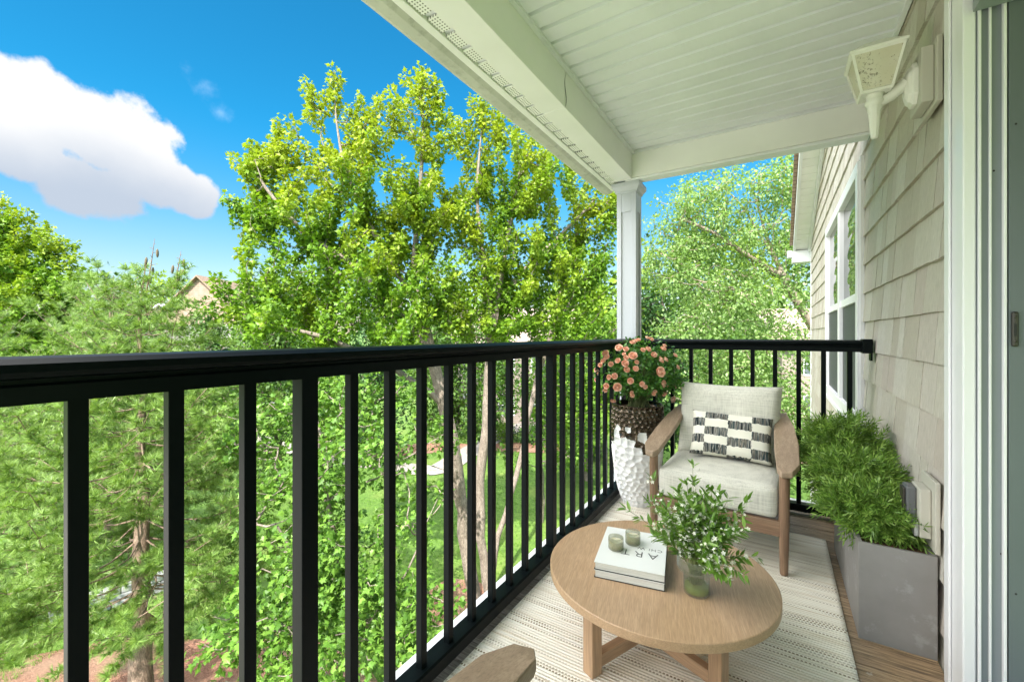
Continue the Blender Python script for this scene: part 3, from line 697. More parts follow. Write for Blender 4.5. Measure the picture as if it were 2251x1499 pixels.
# --- middle and far trees
def simple_tree(label, u, top, fw, wpx, lm, bm_, group, seed, name='leafy_tree', per=22, ntips=170, lsz=.25, tm=TK, low=None, spread=None, trunk=.16, k=1.0):
    g = random.Random(seed); p = wpt(u, HY, fw); z0 = gz(p.x, p.y); base = (p.x, p.y, z0 - .1); zt = EYE + (HY - top) / F * fw; Hh = zt - z0; rw = wpx / F * fw
    low = .22 if low is None else low
    blobs = []; nb = 9
    for i in range(nb):
        f = low + (1 - low) * (i + .5) / nb; w = rw * (math.sin(min(1, (f - low) / (1 - low) * .80 + .2) * math.pi) ** .7) * .62 + .15
        a = g.random() * 6.28; blobs.append((Vector((p.x + math.cos(a) * rw * .38 * (1.1 - f), p.y + math.sin(a) * rw * .38 * (1.1 - f), z0 + Hh * f)), (w, w, Hh * .13)))
    st = [base, (p.x + g.uniform(-.2, .2), p.y, z0 + Hh * .3), (p.x + g.uniform(-.5, .5), p.y + g.uniform(-.3, .3), z0 + Hh * .65), (p.x, p.y, z0 + Hh * .93)]
    return tree(name, label, 'tree', base, [st], blobs, ntips, per, spread or rw * .20, lsz, tm, lm, bm_, trunk, seed=seed, group=group, upcost=1.0, sides=5, twig=.012)
mid = 'trees in the garden beyond the railing'
tb0 = wpt(10, HY, 15); tb0 = (tb0.x, tb0.y, GZ)
bF = BL([(-10, 510, 60, 50, 15, 1.0), (65, 540, 55, 45, 15, 1.0), (120, 585, 45, 40, 15, .9), (-60, 560, 80, 60, 15, 1.1), (30, 610, 110, 60, 15, 1.4), (120, 650, 60, 50, 14.6, 1.0), (0, 700, 120, 60, 14.6, 1.4), (90, 730, 90, 60, 14.6, 1.2)])
tree('leafy_tree', 'yellow-green broadleaf tree at the left edge beneath the cloud', 'tree', tb0, [[tb0, wpt(15, 900, 15), wpt(5, 700, 15), wpt(20, 560, 15), wpt(10, 490, 15)], [wpt(5, 700, 15), wpt(90, 600, 15), wpt(110, 560, 15)]], bF,
     0, 22, .19, .15, TM2, L_maple, B_dark, .17, seed=31, group=mid, upcost=1.0, spray=150, shoots=[(wpt(a_, b_ + 40, 15), .9) for a_, b_ in ((5, 450), (30, 475), (62, 480), (100, 510), (135, 540), (-40, 470), (160, 575))])
simple_tree('bushy mid-green tree filling the gap between the pine and the tall maple', 610, 560, 17, 115, L_far, B_dark, mid, 33, per=30, ntips=240, lsz=.17)
simple_tree('rounded light green tree behind the left edge of the porch post', 1290, 560, 19, 115, L_farlight, B_maple, mid, 35, per=32, ntips=260, lsz=.2, tm=TM2, low=.12)
simple_tree('dark green tree just right of the porch post', 1450, 545, 20, 95, L_dark, B_dark, mid, 37, per=30, ntips=230, lsz=.2, low=.1)
simple_tree('small dark evergreen under the tall maple crown', 820, 690, 21, 90, L_dark, B_dark, mid, 39, per=26, ntips=180, lsz=.2, low=.06)
simple_tree('bright shrub-like tree beside the curved path', 720, 800, 24, 110, L_farlight, B_dark, mid, 41, per=22, ntips=170, lsz=.22, low=.05)
simple_tree('green tree beyond the driveway at far left', 60, 700, 26, 140, L_far, B_dark, mid, 43, per=22, ntips=200, lsz=.26, low=.05)
simple_tree('light green tree seen over the far handrail beside the birch', 1560, 560, 26, 150, L_far, B_dark, mid, 45, per=26, ntips=240, lsz=.26, low=.05)
simple_tree('leafy tree hiding the lower wall of the brown-roofed house', 450, 668, 27, 80, L_far, B_dark, mid, 47, per=30, ntips=240, lsz=.26, low=.05)
simple_tree('leafy tree below the brown roof beside the tall maple', 565, 655, 30, 95, L_farlight, B_dark, mid, 48, per=30, ntips=220, lsz=.28, low=.05)
simple_tree('broad tree in front of the pale pink house', 980, 650, 27, 100, L_far, B_dark, mid, 49, per=30, ntips=240, lsz=.26, low=.06)
simple_tree('leafy tree between the two maple trunks, before the pale pink house', 1085, 640, 23, 80, L_far, B_dark, mid, 53, per=32, ntips=240, lsz=.2, low=.2)
simple_tree('slim tree near the right end of the pale pink house', 1215, 650, 26, 75, L_farlight, B_dark, mid, 50, per=28, ntips=200, lsz=.26, low=.12)
simple_tree('bushy tree behind the near pine trunk', 330, 700, 24, 120, L_far, B_dark, mid, 51, per=30, ntips=240, lsz=.24, low=.05)
simple_tree('dark bushy tree low behind the birch by the far railing', 1640, 700, 19, 120, L_far, B_dark, mid, 52, per=30, ntips=260, lsz=.2, low=.08)
# river birch
bb = g0(1835, 1180)
bb = (wpt(1860, HY, 13).x, wpt(1860, HY, 13).y, GZ)
sE = [bb, wpt(1850, 980, 13), wpt(1825, 800, 12.8), wpt(1775, 690, 12.6), wpt(1715, 610, 12.5), wpt(1680, 500, 12.5), wpt(1650, 400, 12.5)]
sE2 = [wpt(1715, 610, 12.5), wpt(1640, 560, 12.2), wpt(1570, 510, 12.0), wpt(1500, 480, 12)]
sE3 = [wpt(1700, 560, 12.5), wpt(1620, 430, 12.5), wpt(1560, 380, 12.5)]
sE4 = [wpt(1825, 800, 12.8), wpt(1720, 740, 12), wpt(1600, 720, 11.6), wpt(1500, 740, 11.4)]
bE = BL([(1600, 430, 110, 60, 12.4, 1.2), (1710, 400, 60, 60, 12.4, 1.1), (1520, 480, 80, 60, 12.2, 1.1), (1620, 540, 120, 70, 12.2, 1.3), (1480, 570, 60, 70, 12.0, 1.0), (1560, 650, 120, 70, 11.8, 1.2),
         (1680, 660, 80, 80, 12.0, 1.1), (1520, 740, 80, 50, 11.6, .9), (1640, 780, 110, 60, 11.8, 1.1), (1560, 860, 90, 60, 11.6, 1.0), (1690, 880, 80, 60, 11.8, 1.0), (1740, 760, 50, 70, 12.3, .9), (1730, 500, 50, 80, 12.5, 1.0), (1780, 900, 40, 60, 12.3, .8), (1640, 960, 80, 40, 11.8, .8)])
tree('birch_tree', 'leaning river birch with peeling pale trunk and small pale leaves beside the house corner', 'tree', bb, [sE, sE2, sE3], bE,
     620, 62, .32, .095, TK, L_birch, B_birch, .15, seed=21, upcost=.9, droop=.7, shell=.35)
# far belt of trees
belt = 'far belt of trees behind the houses'
specs = [(-60, 590, 46, 130, 0, 'left edge'), (110, 575, 52, 110, 1, ''), (250, 580, 44, 90, 2, ''), (350, 600, 60, 90, 1, ''), (470, 598, 58, 70, 2, ''), (560, 590, 48, 90, 0, ''),
         (690, 580, 50, 110, 1, ''), (830, 570, 54, 110, 2, ''), (960, 560, 58, 110, 0, ''), (1090, 560, 50, 110, 1, ''), (1210, 560, 46, 110, 2, ''), (1320, 560, 42, 100, 0, ''), (1420, 520, 36, 90, 1, ''), (1530, 470, 34, 90, 0, ''),
         (1640, 480, 38, 100, 1, ''), (1760, 450, 40, 120, 0, ''), (1880, 450, 42, 120, 2, '')]
bl = ['far tree at the left edge below the cloud, above the driveway', 'far tree seen over the tips of the left pines', 'low dark far tree behind the pine with cones', 'far tree showing just right of the cone-bearing pine tips',
      'small dark far tree beside the white roof gable', 'far tree behind the brown shingled roof', 'far tree behind the left branches of the tall maple', 'dark far tree behind the middle of the tall maple',
      'far tree behind the pink house roof', 'far tree between the two maple stems', 'dark far tree behind the right maple crown', 'far tree just left of the porch post', 'far tree just right of the porch post above the handrail',
      'far tree under the blue gap beside the porch post', 'far tree behind the middle of the birch', 'far tree behind the birch trunk', 'far tree hidden behind the house corner']
for i, (u, top, fw, w, kd, _) in enumerate(specs):
    simple_tree(bl[i], u, top + (i * 37 % 5) * 4, fw, w, (L_far, L_farlight, L_dark)[kd], B_dark, belt, 60 + i, per=15, ntips=150, lsz=.62, low=.04, spread=1.3, trunk=.25)
# low shrubs along the beds
sg = 'low shrubs along the garden beds'
for i, (u, v, fw, lab) in enumerate([(1290, 900, 0, 'dark low shrub at the foot of the pale house'), (1010, 870, 0, 'round green shrub on the red mulch by the path'), (560, 930, 0, 'light shrub between path and driveway'), (1200, 905, 0, 'small shrub beside the house wall'), (1500, 960, 0, 'leafy shrub under the birch at the far railing'), (1660, 1010, 0, 'low spreading shrub behind the armchair'), (350, 985, 0, 'pale grassy shrub behind the pine trunk'), (150, 1010, 0, 'shrub by the driveway at far left'), (1100, 965, 0, 'green shrub left of the sapling on the lawn'), (1165, 975, 0, 'dark shrub at the foot of the sapling'), (1235, 985, 0, 'light shrub on the lawn right of the sapling'), (930, 935, 0, 'shrub behind the red mulch left of the maple trunks'), (820, 960, 0, 'pale shrub where the path bends'), (1290, 1010, 0, 'shrub on the lawn nearest the corner post')]):
    p = G(u, v); g = random.Random(i); base = (p.x, p.y, gz(p.x, p.y)); h = g.uniform(.5, .8)
    blobs = [(Vector((p.x + g.uniform(-.6, .6), p.y + g.uniform(-.5, .5), base[2] + h)), (.8, .7, h * .9)) for _ in range(4)]
    tree('garden_shrub', lab, 'shrub', base, [[base, (p.x, p.y, base[2] + h)]], blobs, 70, 26, .25, .12, TK, (L_dark, L_far, L_farlight)[i % 3], B_dark, .04, seed=90 + i, group=sg, upcost=.2, sides=4)
# grass on the near lawn
ng = 26000; uu = rng.uniform(-100, 1500, ng); vv = rng.uniform(985, 1600, ng)
fwv = F * (EYE - GZ) / (vv - HY); lat = (uu - CX) / F * fwv
gxs, gys = lat * CS - fwv * SN, lat * SN + fwv * CS
keep = (gxs < -1.6)
for cu, cv, rx in ((330, 1560, 3.3), (900, 985, 2.6)):
    c_ = G(cu, cv); keep &= (np.hypot(gxs - c_.x, gys - c_.y) > rx)
gxs, gys = gxs[keep], gys[keep]; n = len(gxs)
pos = np.stack([gxs, gys, np.array([gz(a, b_) for a, b_ in zip(gxs, gys)])], 1)
ax = rng.normal(size=(n, 3)) * .35; ax[:, 2] = 1
TG = (np.array([(-.05, 0, 0), (.05, 0, 0), (0, 1, .25), (.10, 0, .1), (.2, 0, .12), (.28, .8, .3), (-.2, 0, -.1), (-.1, 0, -.1), (-.25, .85, -.2)]), np.array([(0, 1, 2), (3, 4, 5), (6, 7, 8)]))
V, T = scatter(TG[0], TG[1], pos, ax, rng.normal(size=(n, 3)), rng.uniform(.07, .15, n))
gr = np_mesh('grass', V, T, L_grass); tag(gr, 'short bright green lawn grass', 'grass', kind='stuff')

# ------------------------------------------------------------------ houses beyond
m = MT('pale_pink_siding'); xyz = m.sep(m.vec()); st = m.math('FRACT', m.math('MULTIPLY', xyz[2], 6.0))
m.col(m.mix(m.math('LESS_THAN', st, .14), (.30, .245, .215), (.18, .145, .13))).set(Roughness=.7); M_psid = m.m
m = MT('white_lap_siding'); xyz = m.sep(m.vec()); st = m.math('FRACT', m.math('MULTIPLY', xyz[2], 6.0))
m.col(m.mix(m.math('LESS_THAN', st, .14), (.24, .225, .21), (.15, .14, .135))).set(Roughness=.7); M_wsid = m.m
def roofm(name, a, b_):
    m = MT(name); br = m.n.new('ShaderNodeTexBrick'); br.inputs['Scale'].default_value = 3; m.l.new(m.vec((1, 1, 2)), br.inputs['Vector'])
    br.inputs['Color1'].default_value = (*a, 1); br.inputs['Color2'].default_value = (*b_, 1); br.inputs['Mortar'].default_value = tuple(x * .5 for x in a) + (1,); br.inputs['Mortar Size'].default_value = .03
    m.col(m.mix(m.ramp(m.noise(12, 4), [(.3, .4), (.7, 0.0)]), br.outputs['Color'], tuple(x * .6 for x in a))).set(Roughness=.9); return m.m
M_roofbrown = roofm('brown_shingle_roof', (.33, .22, .16), (.42, .30, .23))
M_roofpink = roofm('pinkish_shingle_roof', (.36, .27, .23), (.46, .36, .31))
m = MT('dark_window'); m.set(Roughness=.08); m.col(m.ramp(m.noise(1, 2), [(.3, (.05, .06, .07)), (.7, (.12, .14, .15))])); M_dwin = m.m
m = MT('brown_gable_shingles'); xyz = m.sep(m.vec()); st = m.math('FRACT', m.math('MULTIPLY', xyz[2], 5.0))
m.col(m.mix(m.math('LESS_THAN', st, .16), m.ramp(m.noise(3, 4), [(.3, (.33, .22, .17)), (.7, (.42, .30, .24))]), (.20, .13, .10))).set(Roughness=.9); M_gab = m.m
def house(label, u, fw, w, d, h, rz, wall, roof, pitch=.55, z0=None, wins=3, floors=2, gable=None):
    p = wpt(u, HY, fw); zb = GZ - .3 if z0 is None else z0
    t = thing('house', (p.x, p.y, zb), R(YAW + rz), label, 'house', 'neighbouring houses')
    MB().box(-w / 2, w / 2, -d / 2, d / 2, 0, h).build('wall', wall, t)
    rh = d / 2 * pitch; ov = .45; b = MB()
    th = .16
    for s_ in (-1, 1):
        v = [(-w / 2 - ov, s_ * (d / 2 + ov), h - ov * pitch), (w / 2 + ov, s_ * (d / 2 + ov), h - ov * pitch), (w / 2 + ov, 0, h + rh), (-w / 2 - ov, 0, h + rh)]
        v2 = [(x, y, z + th) for x, y, z in v]; b.add(v + v2, [(0, 1, 2, 3), (4, 5, 6, 7), (0, 1, 5, 4), (1, 2, 6, 5), (2, 3, 7, 6), (3, 0, 4, 7)])
    rf = b.build('roof', roof, t)
    for s_ in (-1, 1): MB().add([(s_ * w / 2 * .998, -d / 2, h), (s_ * w / 2 * .998, d / 2, h), (s_ * w / 2 * .998, 0, h + rh)], [(0, 1, 2)]).build('gable', gable or wall, t)
    for fl in range(floors):
        zc = h / floors * (fl + .55)
        for k in range(wins):
            xc = -w / 2 + w * (k + .5) / wins
            fr = MB(); W2, H2 = .55, .75
            fr.box(xc - W2 - .09, xc + W2 + .09, -d / 2 - .05, -d / 2 + .02, zc - H2 - .09, zc - H2); fr.box(xc - W2 - .09, xc + W2 + .09, -d / 2 - .05, -d / 2 + .02, zc + H2, zc + H2 + .09)
            fr.box(xc - W2 - .09, xc - W2, -d / 2 - .05, -d / 2 + .02, zc - H2, zc + H2); fr.box(xc + W2, xc + W2 + .09, -d / 2 - .05, -d / 2 + .02, zc - H2, zc + H2); fr.box(xc - W2, xc + W2, -d / 2 - .04, -d / 2 + .02, zc - .03, zc + .03)
            o = fr.build('window', M_trim, t); MB().box(xc - W2, xc + W2, -d / 2 - .02, -d / 2 + .03, zc - H2, zc + H2).build('pane', M_dwin, o)
    return t
house('pale pink-sided two-storey house behind the maple trunks', 1130, 36, 10, 9, 6.3, 8, M_psid, M_roofpink, .6, wins=4)
house('house with a steep brown shingle roof peak left of the maple', 503, 50, 9, 11, 8.0, 88, M_wsid, M_roofbrown, .93, wins=2, gable=M_gab)
house('house whose white gable shows between the pine tips and the brown roof', 415, 62, 11, 10, 6.9, 95, M_wsid, M_white, .8, wins=3)
house('pink-roofed house glimpsed between the birch and our own house corner', 1850, 34, 12, 9, 6.2, -12, M_psid, M_roofpink, .6, wins=3)

# ------------------------------------------------------------------ own house: shingled wall with window
XW = .49
hs = thing('shingled_house', (XW, 0, 0), 0, 'house wall clad in pale weathered cedar shakes to the right of the balcony', 'house')
def rake_z(y): return 3.44 - (y - 6.4) * .335
WY0, WY1, WZ0, WZ1 = 3.63, 5.88, .50, 2.30
b = MB(); b.box(.012, 6, 1.93, 8.66, GZ - .4, 2.5); b.box(.012, 6, -3, 1.93, 2.2405, 2.5)
b.add([(.012, -3, 2.5), (.012, 8.66, 2.5), (.012, 8.66, rake_z(8.66)), (.012, -3, rake_z(-3)), (6, -3, 2.5), (6, 8.66, 2.5), (6, 8.66, rake_z(8.66)), (6, -3, rake_z(-3))],
      [(0, 1, 2, 3), (7, 6, 5, 4), (3, 2, 6, 7), (1, 5, 6, 2), (0, 3, 7, 4)])
b.build('wall_core', M_backing, hs)
gs = random.Random(3); VV, FF = [], []
def shake(y0, y1, z0, z1):
    j = gs.uniform(-.002, .002); t0 = .0 + gs.uniform(-.002, .002); x_top, x_bot = .006 + t0, -.008 + t0
    i = len(VV); VV.extend([(x_bot, y0, z0 + j), (x_bot, y1, z0 + j), (x_top, y1, z1), (x_top, y0, z1), (.013, y0, z0 + j), (.013, y1, z0 + j), (.013, y1, z1), (.013, y0, z1)])
    FF.extend([(i, i + 3, i + 2, i + 1), (i, i + 1, i + 5, i + 4), (i, i + 4, i + 7, i + 3), (i + 1, i + 2, i + 6, i + 5)])
zc = 1.034 - .187 * 36
while zc < 4.6:
    y = -1.2 + gs.uniform(0, .1)
    while y < 8.66:
        w = gs.choice([.10, .12, .14, .16, .19, .22]) * gs.uniform(.9, 1.1)
        segs = [(y, min(y + w - .0035, 8.66))]
        if zc + .187 > WZ0 and zc < WZ1:
            segs = [(a, bb_) for a, bb_ in ((segs[0][0], min(segs[0][1], WY0 + .03)), (max(segs[0][0], WY1 - .03), segs[0][1])) if bb_ - a > .01]
        if zc < 2.12: segs = [(max(a, 1.88), bb_) for a, bb_ in segs if bb_ > 1.9]
        for a, bb_ in segs:
            if zc + .19 < rake_z((a + bb_) / 2) + .15: shake(a, bb_, zc, zc + .196)
        y += w
    zc += .187
V = np.array(VV); T = np.array(FF); np_mesh('shake_siding', V, T, M_shake, hs)
# window
b = MB(); q = .085
for (y0, y1, z0, z1) in ((WY0, WY1, WZ0, WZ0 + q), (WY0, WY1, WZ1 - q, WZ1), (WY0, WY0 + q, WZ0 + q, WZ1 - q), (WY1 - q, WY1, WZ0 + q, WZ1 - q)):
    b.box(-.035, .03, y0, y1, z0, z1)
ym = (WY0 + WY1) / 2 - .04; zm = 1.40
b.box(-.030, .03, ym - .055, ym + .055, WZ0 + q, WZ1 - q)
for y0, y1 in ((WY0 + q, ym - .055), (ym + .055, WY1 - q)): b.box(-.020, .03, y0, y1, zm - .03, zm + .03)
b.box(-.045, .03, WY0 - .02, WY1 + .02, WZ0 - .035, WZ0)
wn_ = b.build('window', M_trim, hs, .003)
for y0, y1 in ((WY0 + q, ym - .055), (ym + .055, WY1 - q)):
    MB().box(.004, .010, y0, y1, zm + .03, WZ1 - q).build('pane', M_pane, wn_)
    MB().box(-.004, .002, y0, y1, WZ0 + q, zm - .03).build('screen', M_screen, wn_)
MB().box(-.022, .0, WY0 - .03, WY0 - .001, WZ0 - .02, WZ1 + .02).build('channel', M_trim, wn_)
# corner trim
MB().box(-.012, .03, 8.66, 8.76, GZ - .3, rake_z(8.7)).build('corner_board', M_white, hs)
# rake overhang
def slab(y0, y1, x0, x1, dz0, dz1):
    return [(x, y, rake_z(y) + dz) for dz in (dz0, dz1) for y in (y0, y1) for x in (x0, x1)], [(0, 2, 3, 1), (4, 5, 7, 6), (0, 1, 5, 4), (2, 6, 7, 3), (0, 4, 6, 2), (1, 3, 7, 5)]
ro = MB(); ro.add(*slab(-3, 8.95, -.30, 6, .12, .17)); rk = ro.build('roof', M_roofbrown, hs)
MB().add(*slab(-3, 8.9, -.25, -.215, -.06, .115)).build('rake_board', M_white, rk)
b = MB(); y = 3.4
while y < 8.85: b.add(*slab(y, y + .142, -.215, .0, -.025, -.010)); y += .15
b.build('rake_soffit', M_cream, rk)
MB().add(*slab(-3, 8.9, -.04, -.005, -.10, -.028)).build('frieze_board', M_white, rk)
b = MB(); b.box(-.27, .0, 8.80, 9.02, rake_z(8.9) - .22, rake_z(8.9) - .02); b.build('eave_return', M_white, rk, .004)
b = MB(); b.box(-.34, -.272, 8.86, 9.02, rake_z(8.9) - .12, rake_z(8.9) + .0); b.build('gutter_end', M_white, rk, .004)

# ------------------------------------------------------------------ balcony floor
dk = thing('balcony_deck', (0, 0, 0), 0, 'narrow balcony floor of weathered wooden boards running crosswise', 'deck')
b = MB(); y = -1.6; gd = random.Random(2)
while y < 3.42:
    b.box(-1.045, XW - .012, y, y + .138, -.035, gd.uniform(-.002, .0), None, .003); y += .1455
b.build('board', M_deck, dk)
MB().box(-1.085, -1.048, -1.6, 3.50, -.26, .012).build('fascia', M_white, dk, .002)
MB().box(-1.047, XW - .014, 3.46, 3.50, -.26, .012).build('fascia', M_white, dk, .002)
b = MB()
for x in (-.9, -.5, -.1, .3): b.box(x - .02, x + .02, -1.6, 3.45, -.24, -.037)
b.build('joist', M_backing, dk)

# ------------------------------------------------------------------ balcony roof
rf = thing('porch_roof', (0, 0, 2.3), 0, 'white vinyl porch ceiling with boxed beams and vented eave over the balcony', 'porch roof')
def rz_(z): return z - 2.3
prof = []; y = -1.6
rings0, fs, vs = [], [], []
Y = []
while y < 3.26:
    Y += [(y, 2.54), (y + .086, 2.54), (y + .088, 2.556), (y + .102, 2.560), (y + .1065, 2.545)]; y += .1075
Y.append((y, 2.54))
vs = []
for yy, zz in Y: vs += [(-.944, yy, rz_(zz)), (XW + .02, yy, rz_(zz))]
fs = [(2 * i, 2 * i + 1, 2 * i + 3, 2 * i + 2) for i in range(len(Y) - 1)]
MB().add(vs, fs).build('ceiling', M_white, rf)
MB().box(-1.24, XW + .5, -1.7, 3.50, rz_(2.60), rz_(2.72)).build('roof_deck', M_backing, rf)
YS = 2.03
b = MB(); b.box(-1.073, -.943, -1.7, YS - .0015, rz_(2.33), rz_(2.56)); b.box(-1.0725, -.9435, YS + .0015, 3.245, rz_(2.3305), rz_(2.56)); b.build('side_beam', M_cream, rf, .003)
# open joint in the beam wrap
b = MB(); pts = [(-.9405, YS + .010 * math.sin(k * .55) + .004, rz_(2.335 + .2 * k / 14)) for k in range(15)]
ww = [.0012 + .0035 * max(0, math.sin(k / 14 * 3.14 * 1.3)) for k in range(15)]
vs = []
for p_, w_ in zip(pts, ww): vs += [(p_[0] - .0015, p_[1] - w_, p_[2]), (p_[0] - .0015, p_[1] + w_, p_[2])]
b.add(vs, [(2 * i, 2 * i + 1, 2 * i + 3, 2 * i + 2) for i in range(14)]); b.build('joint_gap', M_print, rf)
b = MB(); b.box(-1.073, XW - .012, 3.248, 3.335, rz_(2.345), rz_(2.56)); b.build('end_beam', M_cream, rf, .003)
MB().box(-1.0, XW - .02, 3.252, 3.345, rz_(2.325), rz_(2.343)).build('beam_cap', M_white, rf, .002)
MB().box(-.943, -.922, -1.6, 3.247, rz_(2.522), rz_(2.539)).build('ceiling_trim', M_white, rf)
MB().box(-.921, XW - .03, 3.231, 3.247, rz_(2.526), rz_(2.539)).build('ceiling_trim', M_white, rf)
MB().box(XW - .032, XW - .014, -1.6, 3.23, rz_(2.526), rz_(2.539)).build('ceiling_trim', M_white, rf)
m = MT('perforated_vinyl'); xyz = m.sep(m.vec())
fx = m.math('SUBTRACT', m.math('FRACT', m.math('MULTIPLY', xyz[0], 75.0)), .5); fy = m.math('SUBTRACT', m.math('FRACT', m.math('MULTIPLY', xyz[1], 75.0)), .5)
dd = m.math('SQRT', m.math('ADD', m.math('MULTIPLY', fx, fx), m.math('MULTIPLY', fy, fy)))
m.col(m.mix(m.math('LESS_THAN', dd, .25), (.80, .81, .76), (.14, .14, .12))).set(Roughness=.5); M_perf = m.m
b = MB(); b2 = MB(); y = -1.6
while y < 3.40:
    b.box(-1.128, -1.076, y, y + .082, rz_(2.336), rz_(2.345)); y += .1075
b.build('vent_strip', M_perf, rf)
MB().box(-1.130, -1.074, -1.6, 3.42, rz_(2.349), rz_(2.36)).build('vent_backing', M_white, rf)
MB().box(-1.165, -1.130, -1.7, 3.43, rz_(2.329), rz_(2.36)).build('vent_channel', M_cream, rf, .002)
b = MB(); b.sweep([(-1.166, rz_(2.335)), (-1.19, rz_(2.322)), (-1.235, rz_(2.32)), (-1.262, rz_(2.335)), (-1.268, rz_(2.40)), (-1.278, rz_(2.46)), (-1.166, rz_(2.46))], -1.7, 3.46); b.build('gutter', M_gutter, rf)

# corner post
M_post = painted('shaded_post_vinyl', (.46, .49, .54), .38, .04)  # white vinyl, its bluish-grey shade put into the base colour
pt_ = thing('porch_post', (-1.0, 3.36, 0), 0, 'square white panelled corner post holding up the porch roof', 'post')
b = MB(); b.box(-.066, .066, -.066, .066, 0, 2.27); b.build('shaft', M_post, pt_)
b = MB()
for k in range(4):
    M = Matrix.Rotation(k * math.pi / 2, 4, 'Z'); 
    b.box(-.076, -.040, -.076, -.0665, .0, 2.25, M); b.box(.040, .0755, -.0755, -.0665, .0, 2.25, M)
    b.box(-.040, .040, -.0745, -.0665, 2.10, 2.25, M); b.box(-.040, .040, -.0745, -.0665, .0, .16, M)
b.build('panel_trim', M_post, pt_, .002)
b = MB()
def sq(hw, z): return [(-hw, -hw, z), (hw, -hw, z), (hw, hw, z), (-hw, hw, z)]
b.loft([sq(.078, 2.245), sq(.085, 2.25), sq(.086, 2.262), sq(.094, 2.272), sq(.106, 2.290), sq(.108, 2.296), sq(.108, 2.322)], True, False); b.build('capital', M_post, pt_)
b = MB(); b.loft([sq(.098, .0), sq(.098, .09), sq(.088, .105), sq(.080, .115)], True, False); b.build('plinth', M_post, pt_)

# ------------------------------------------------------------------ railing
rl = thing('balcony_railing', (-.97, 3.24, 0), 0, 'black metal balustrade with rounded handrail along the left and far sides of the balcony', 'railing')
RX, RY = -.97, 3.24
prof = [(-.024, 1.035), (-.024, 1.062), (-.019, 1.066), (-.019, 1.072), (-.034, 1.076), (-.038, 1.084), (-.034, 1.096), (-.020, 1.104), (0, 1.107), (.020, 1.104), (.034, 1.096), (.038, 1.084), (.034, 1.076), (.019, 1.072), (.019, 1.066), (.024, 1.062), (.024, 1.035)]
def railrun(prof, name, zoff=0):
    # left run: mitred at the corner
    r0 = [(x, -1.5 - RY, z) for x, z in prof]; r1 = [(x, -x, z) for x, z in prof]
    MB().loft([r0, r1], True, False).build(name, M_black, rl)
    r0 = [(x, -x + .0004, z) for x, z in prof]; r1 = [(XW - .014 - RX, -x, z) for x, z in prof]
    MB().loft([r0, r1], True, False).build(name, M_black, rl)
railrun(prof, 'handrail')
railrun([(-.034, .030), (-.034, .068), (-.028, .074), (.028, .074), (.034, .068), (.034, .030), (.028, .030), (.028, .066), (-.028, .066), (-.028, .030)], 'bottom_rail')
bal = MB().box(-.0125, .0125, -.0125, .0125, .072, 1.037, None, .0015).build('baluster', M_black, rl)
ys = [.604 + .132 * k for k in range(-12, 20)]
first = True
for k, y in zip(range(-12, 20), ys):
    if k % 10 == 0:
        o = MB().box(-.021, .021, -.021, .021, .012, 1.04, None, .002).build('rail_post', M_black, rl); o.location = (0, y - RY, 0)
    elif first: bal.location = (0, y - RY, 0); first = False
    else:
        o = bal.copy(); COL.objects.link(o); o.location = (0, y - RY, 0)
for k in range(10):
    o = bal.copy(); COL.objects.link(o); o.location = (.371 - .1272 * k - RX, 0, 0)
o = MB().box(-.021, .021, -.021, .021, .0, 1.04, None, .002).build('rail_post', M_black, rl); o.location = (0.0, 0.0, 0)
b = MB(); b.box(1.446 - .050, 1.446 - .002, -.043, .043, 1.028, 1.112, None, .004); b.box(1.446 - .012, 1.446 - .002, -.03, .03, .985, 1.03, None, .002); b.build('wall_bracket', M_black, rl)

# ------------------------------------------------------------------ door frame
df = thing('door_frame', (XW, 1.80, 0), 0, 'white sliding door frame with grooved jamb at the right edge', 'door frame')
b = MB(); b.box(-.016, .012, .0, .14, .0, 2.22); b.box(-.024, -.0165, .092, .138, 0, 2.24); b.build('casing', M_trim, df, .004)
b = MB(); b.box(.0125, .30, .006, .10, .0, 2.20); b.build('jamb', M_jamb, df)
b = MB()
for x, w, p_ in ((.006, .006, .012), (.028, .005, .010), (.056, .007, .016), (.112, .007, .012)):
    b.box(x - w / 2 + .0128, x + w / 2 + .0128, .006 - p_, .0055, .045, 2.18, None, .0015)
b.build('track_rib', M_trim, df)
b = MB(); b.box(.075, .30, -.012, -.0, .03, 2.16); 
b.build('door_stile', M_doorpanel, df)
lt = MB(); M_ = Matrix.Identity(4); lt.box(.078, .092, -.0205, -.0125, 1.105, 1.205, None, .005); lp = lt.build('latch_plate', M_steel, df)
b = MB(); b.box(.082, .088, -.0215, -.0207, 1.135, 1.170); b.build('latch_slot', M_print, lp)
b = MB()
for z in (1.12, 1.19): b.lathe([(.0001, -.0232), (.003, -.0228), (.0042, -.0208)], 10, 0, 0)
sc_ = b; sc_.v = [(.085 + x, z_, (1.12 if i < len(sc_.v) // 2 else 1.19) + y) for i, (x, y, z_) in enumerate(sc_.v)]; sc_.build('screw', M_steel, lp)
b = MB()
for x, z in ((.065, .50), (.050, 1.62), (.088, .40), (.088, 1.74)):
    yy = -.0135 if x > .075 else .0048
    n = 10; vs = [(x + .0026 * math.cos(6.283 * k / n), yy, z + .0032 * math.sin(6.283 * k / n)) for k in range(n)]; b.add(vs, [tuple(range(n))])
b.build('screw_hole', M_print, df)
b = MB(); b.box(-.02, .30, -1.6, .0, .0, .028); b.box(.02, .026, -1.6, -.001, .028, .048); b.box(.05, .056, -1.6, -.001, .028, .048); b.box(-.02, -.012, -1.6, -.001, .028, .036); b.build('sill', M_jamb, df)
b = MB(); b.box(.0, .30, -1.6, -.02, 2.09, 2.20); b.build('head', M_jamb, df)
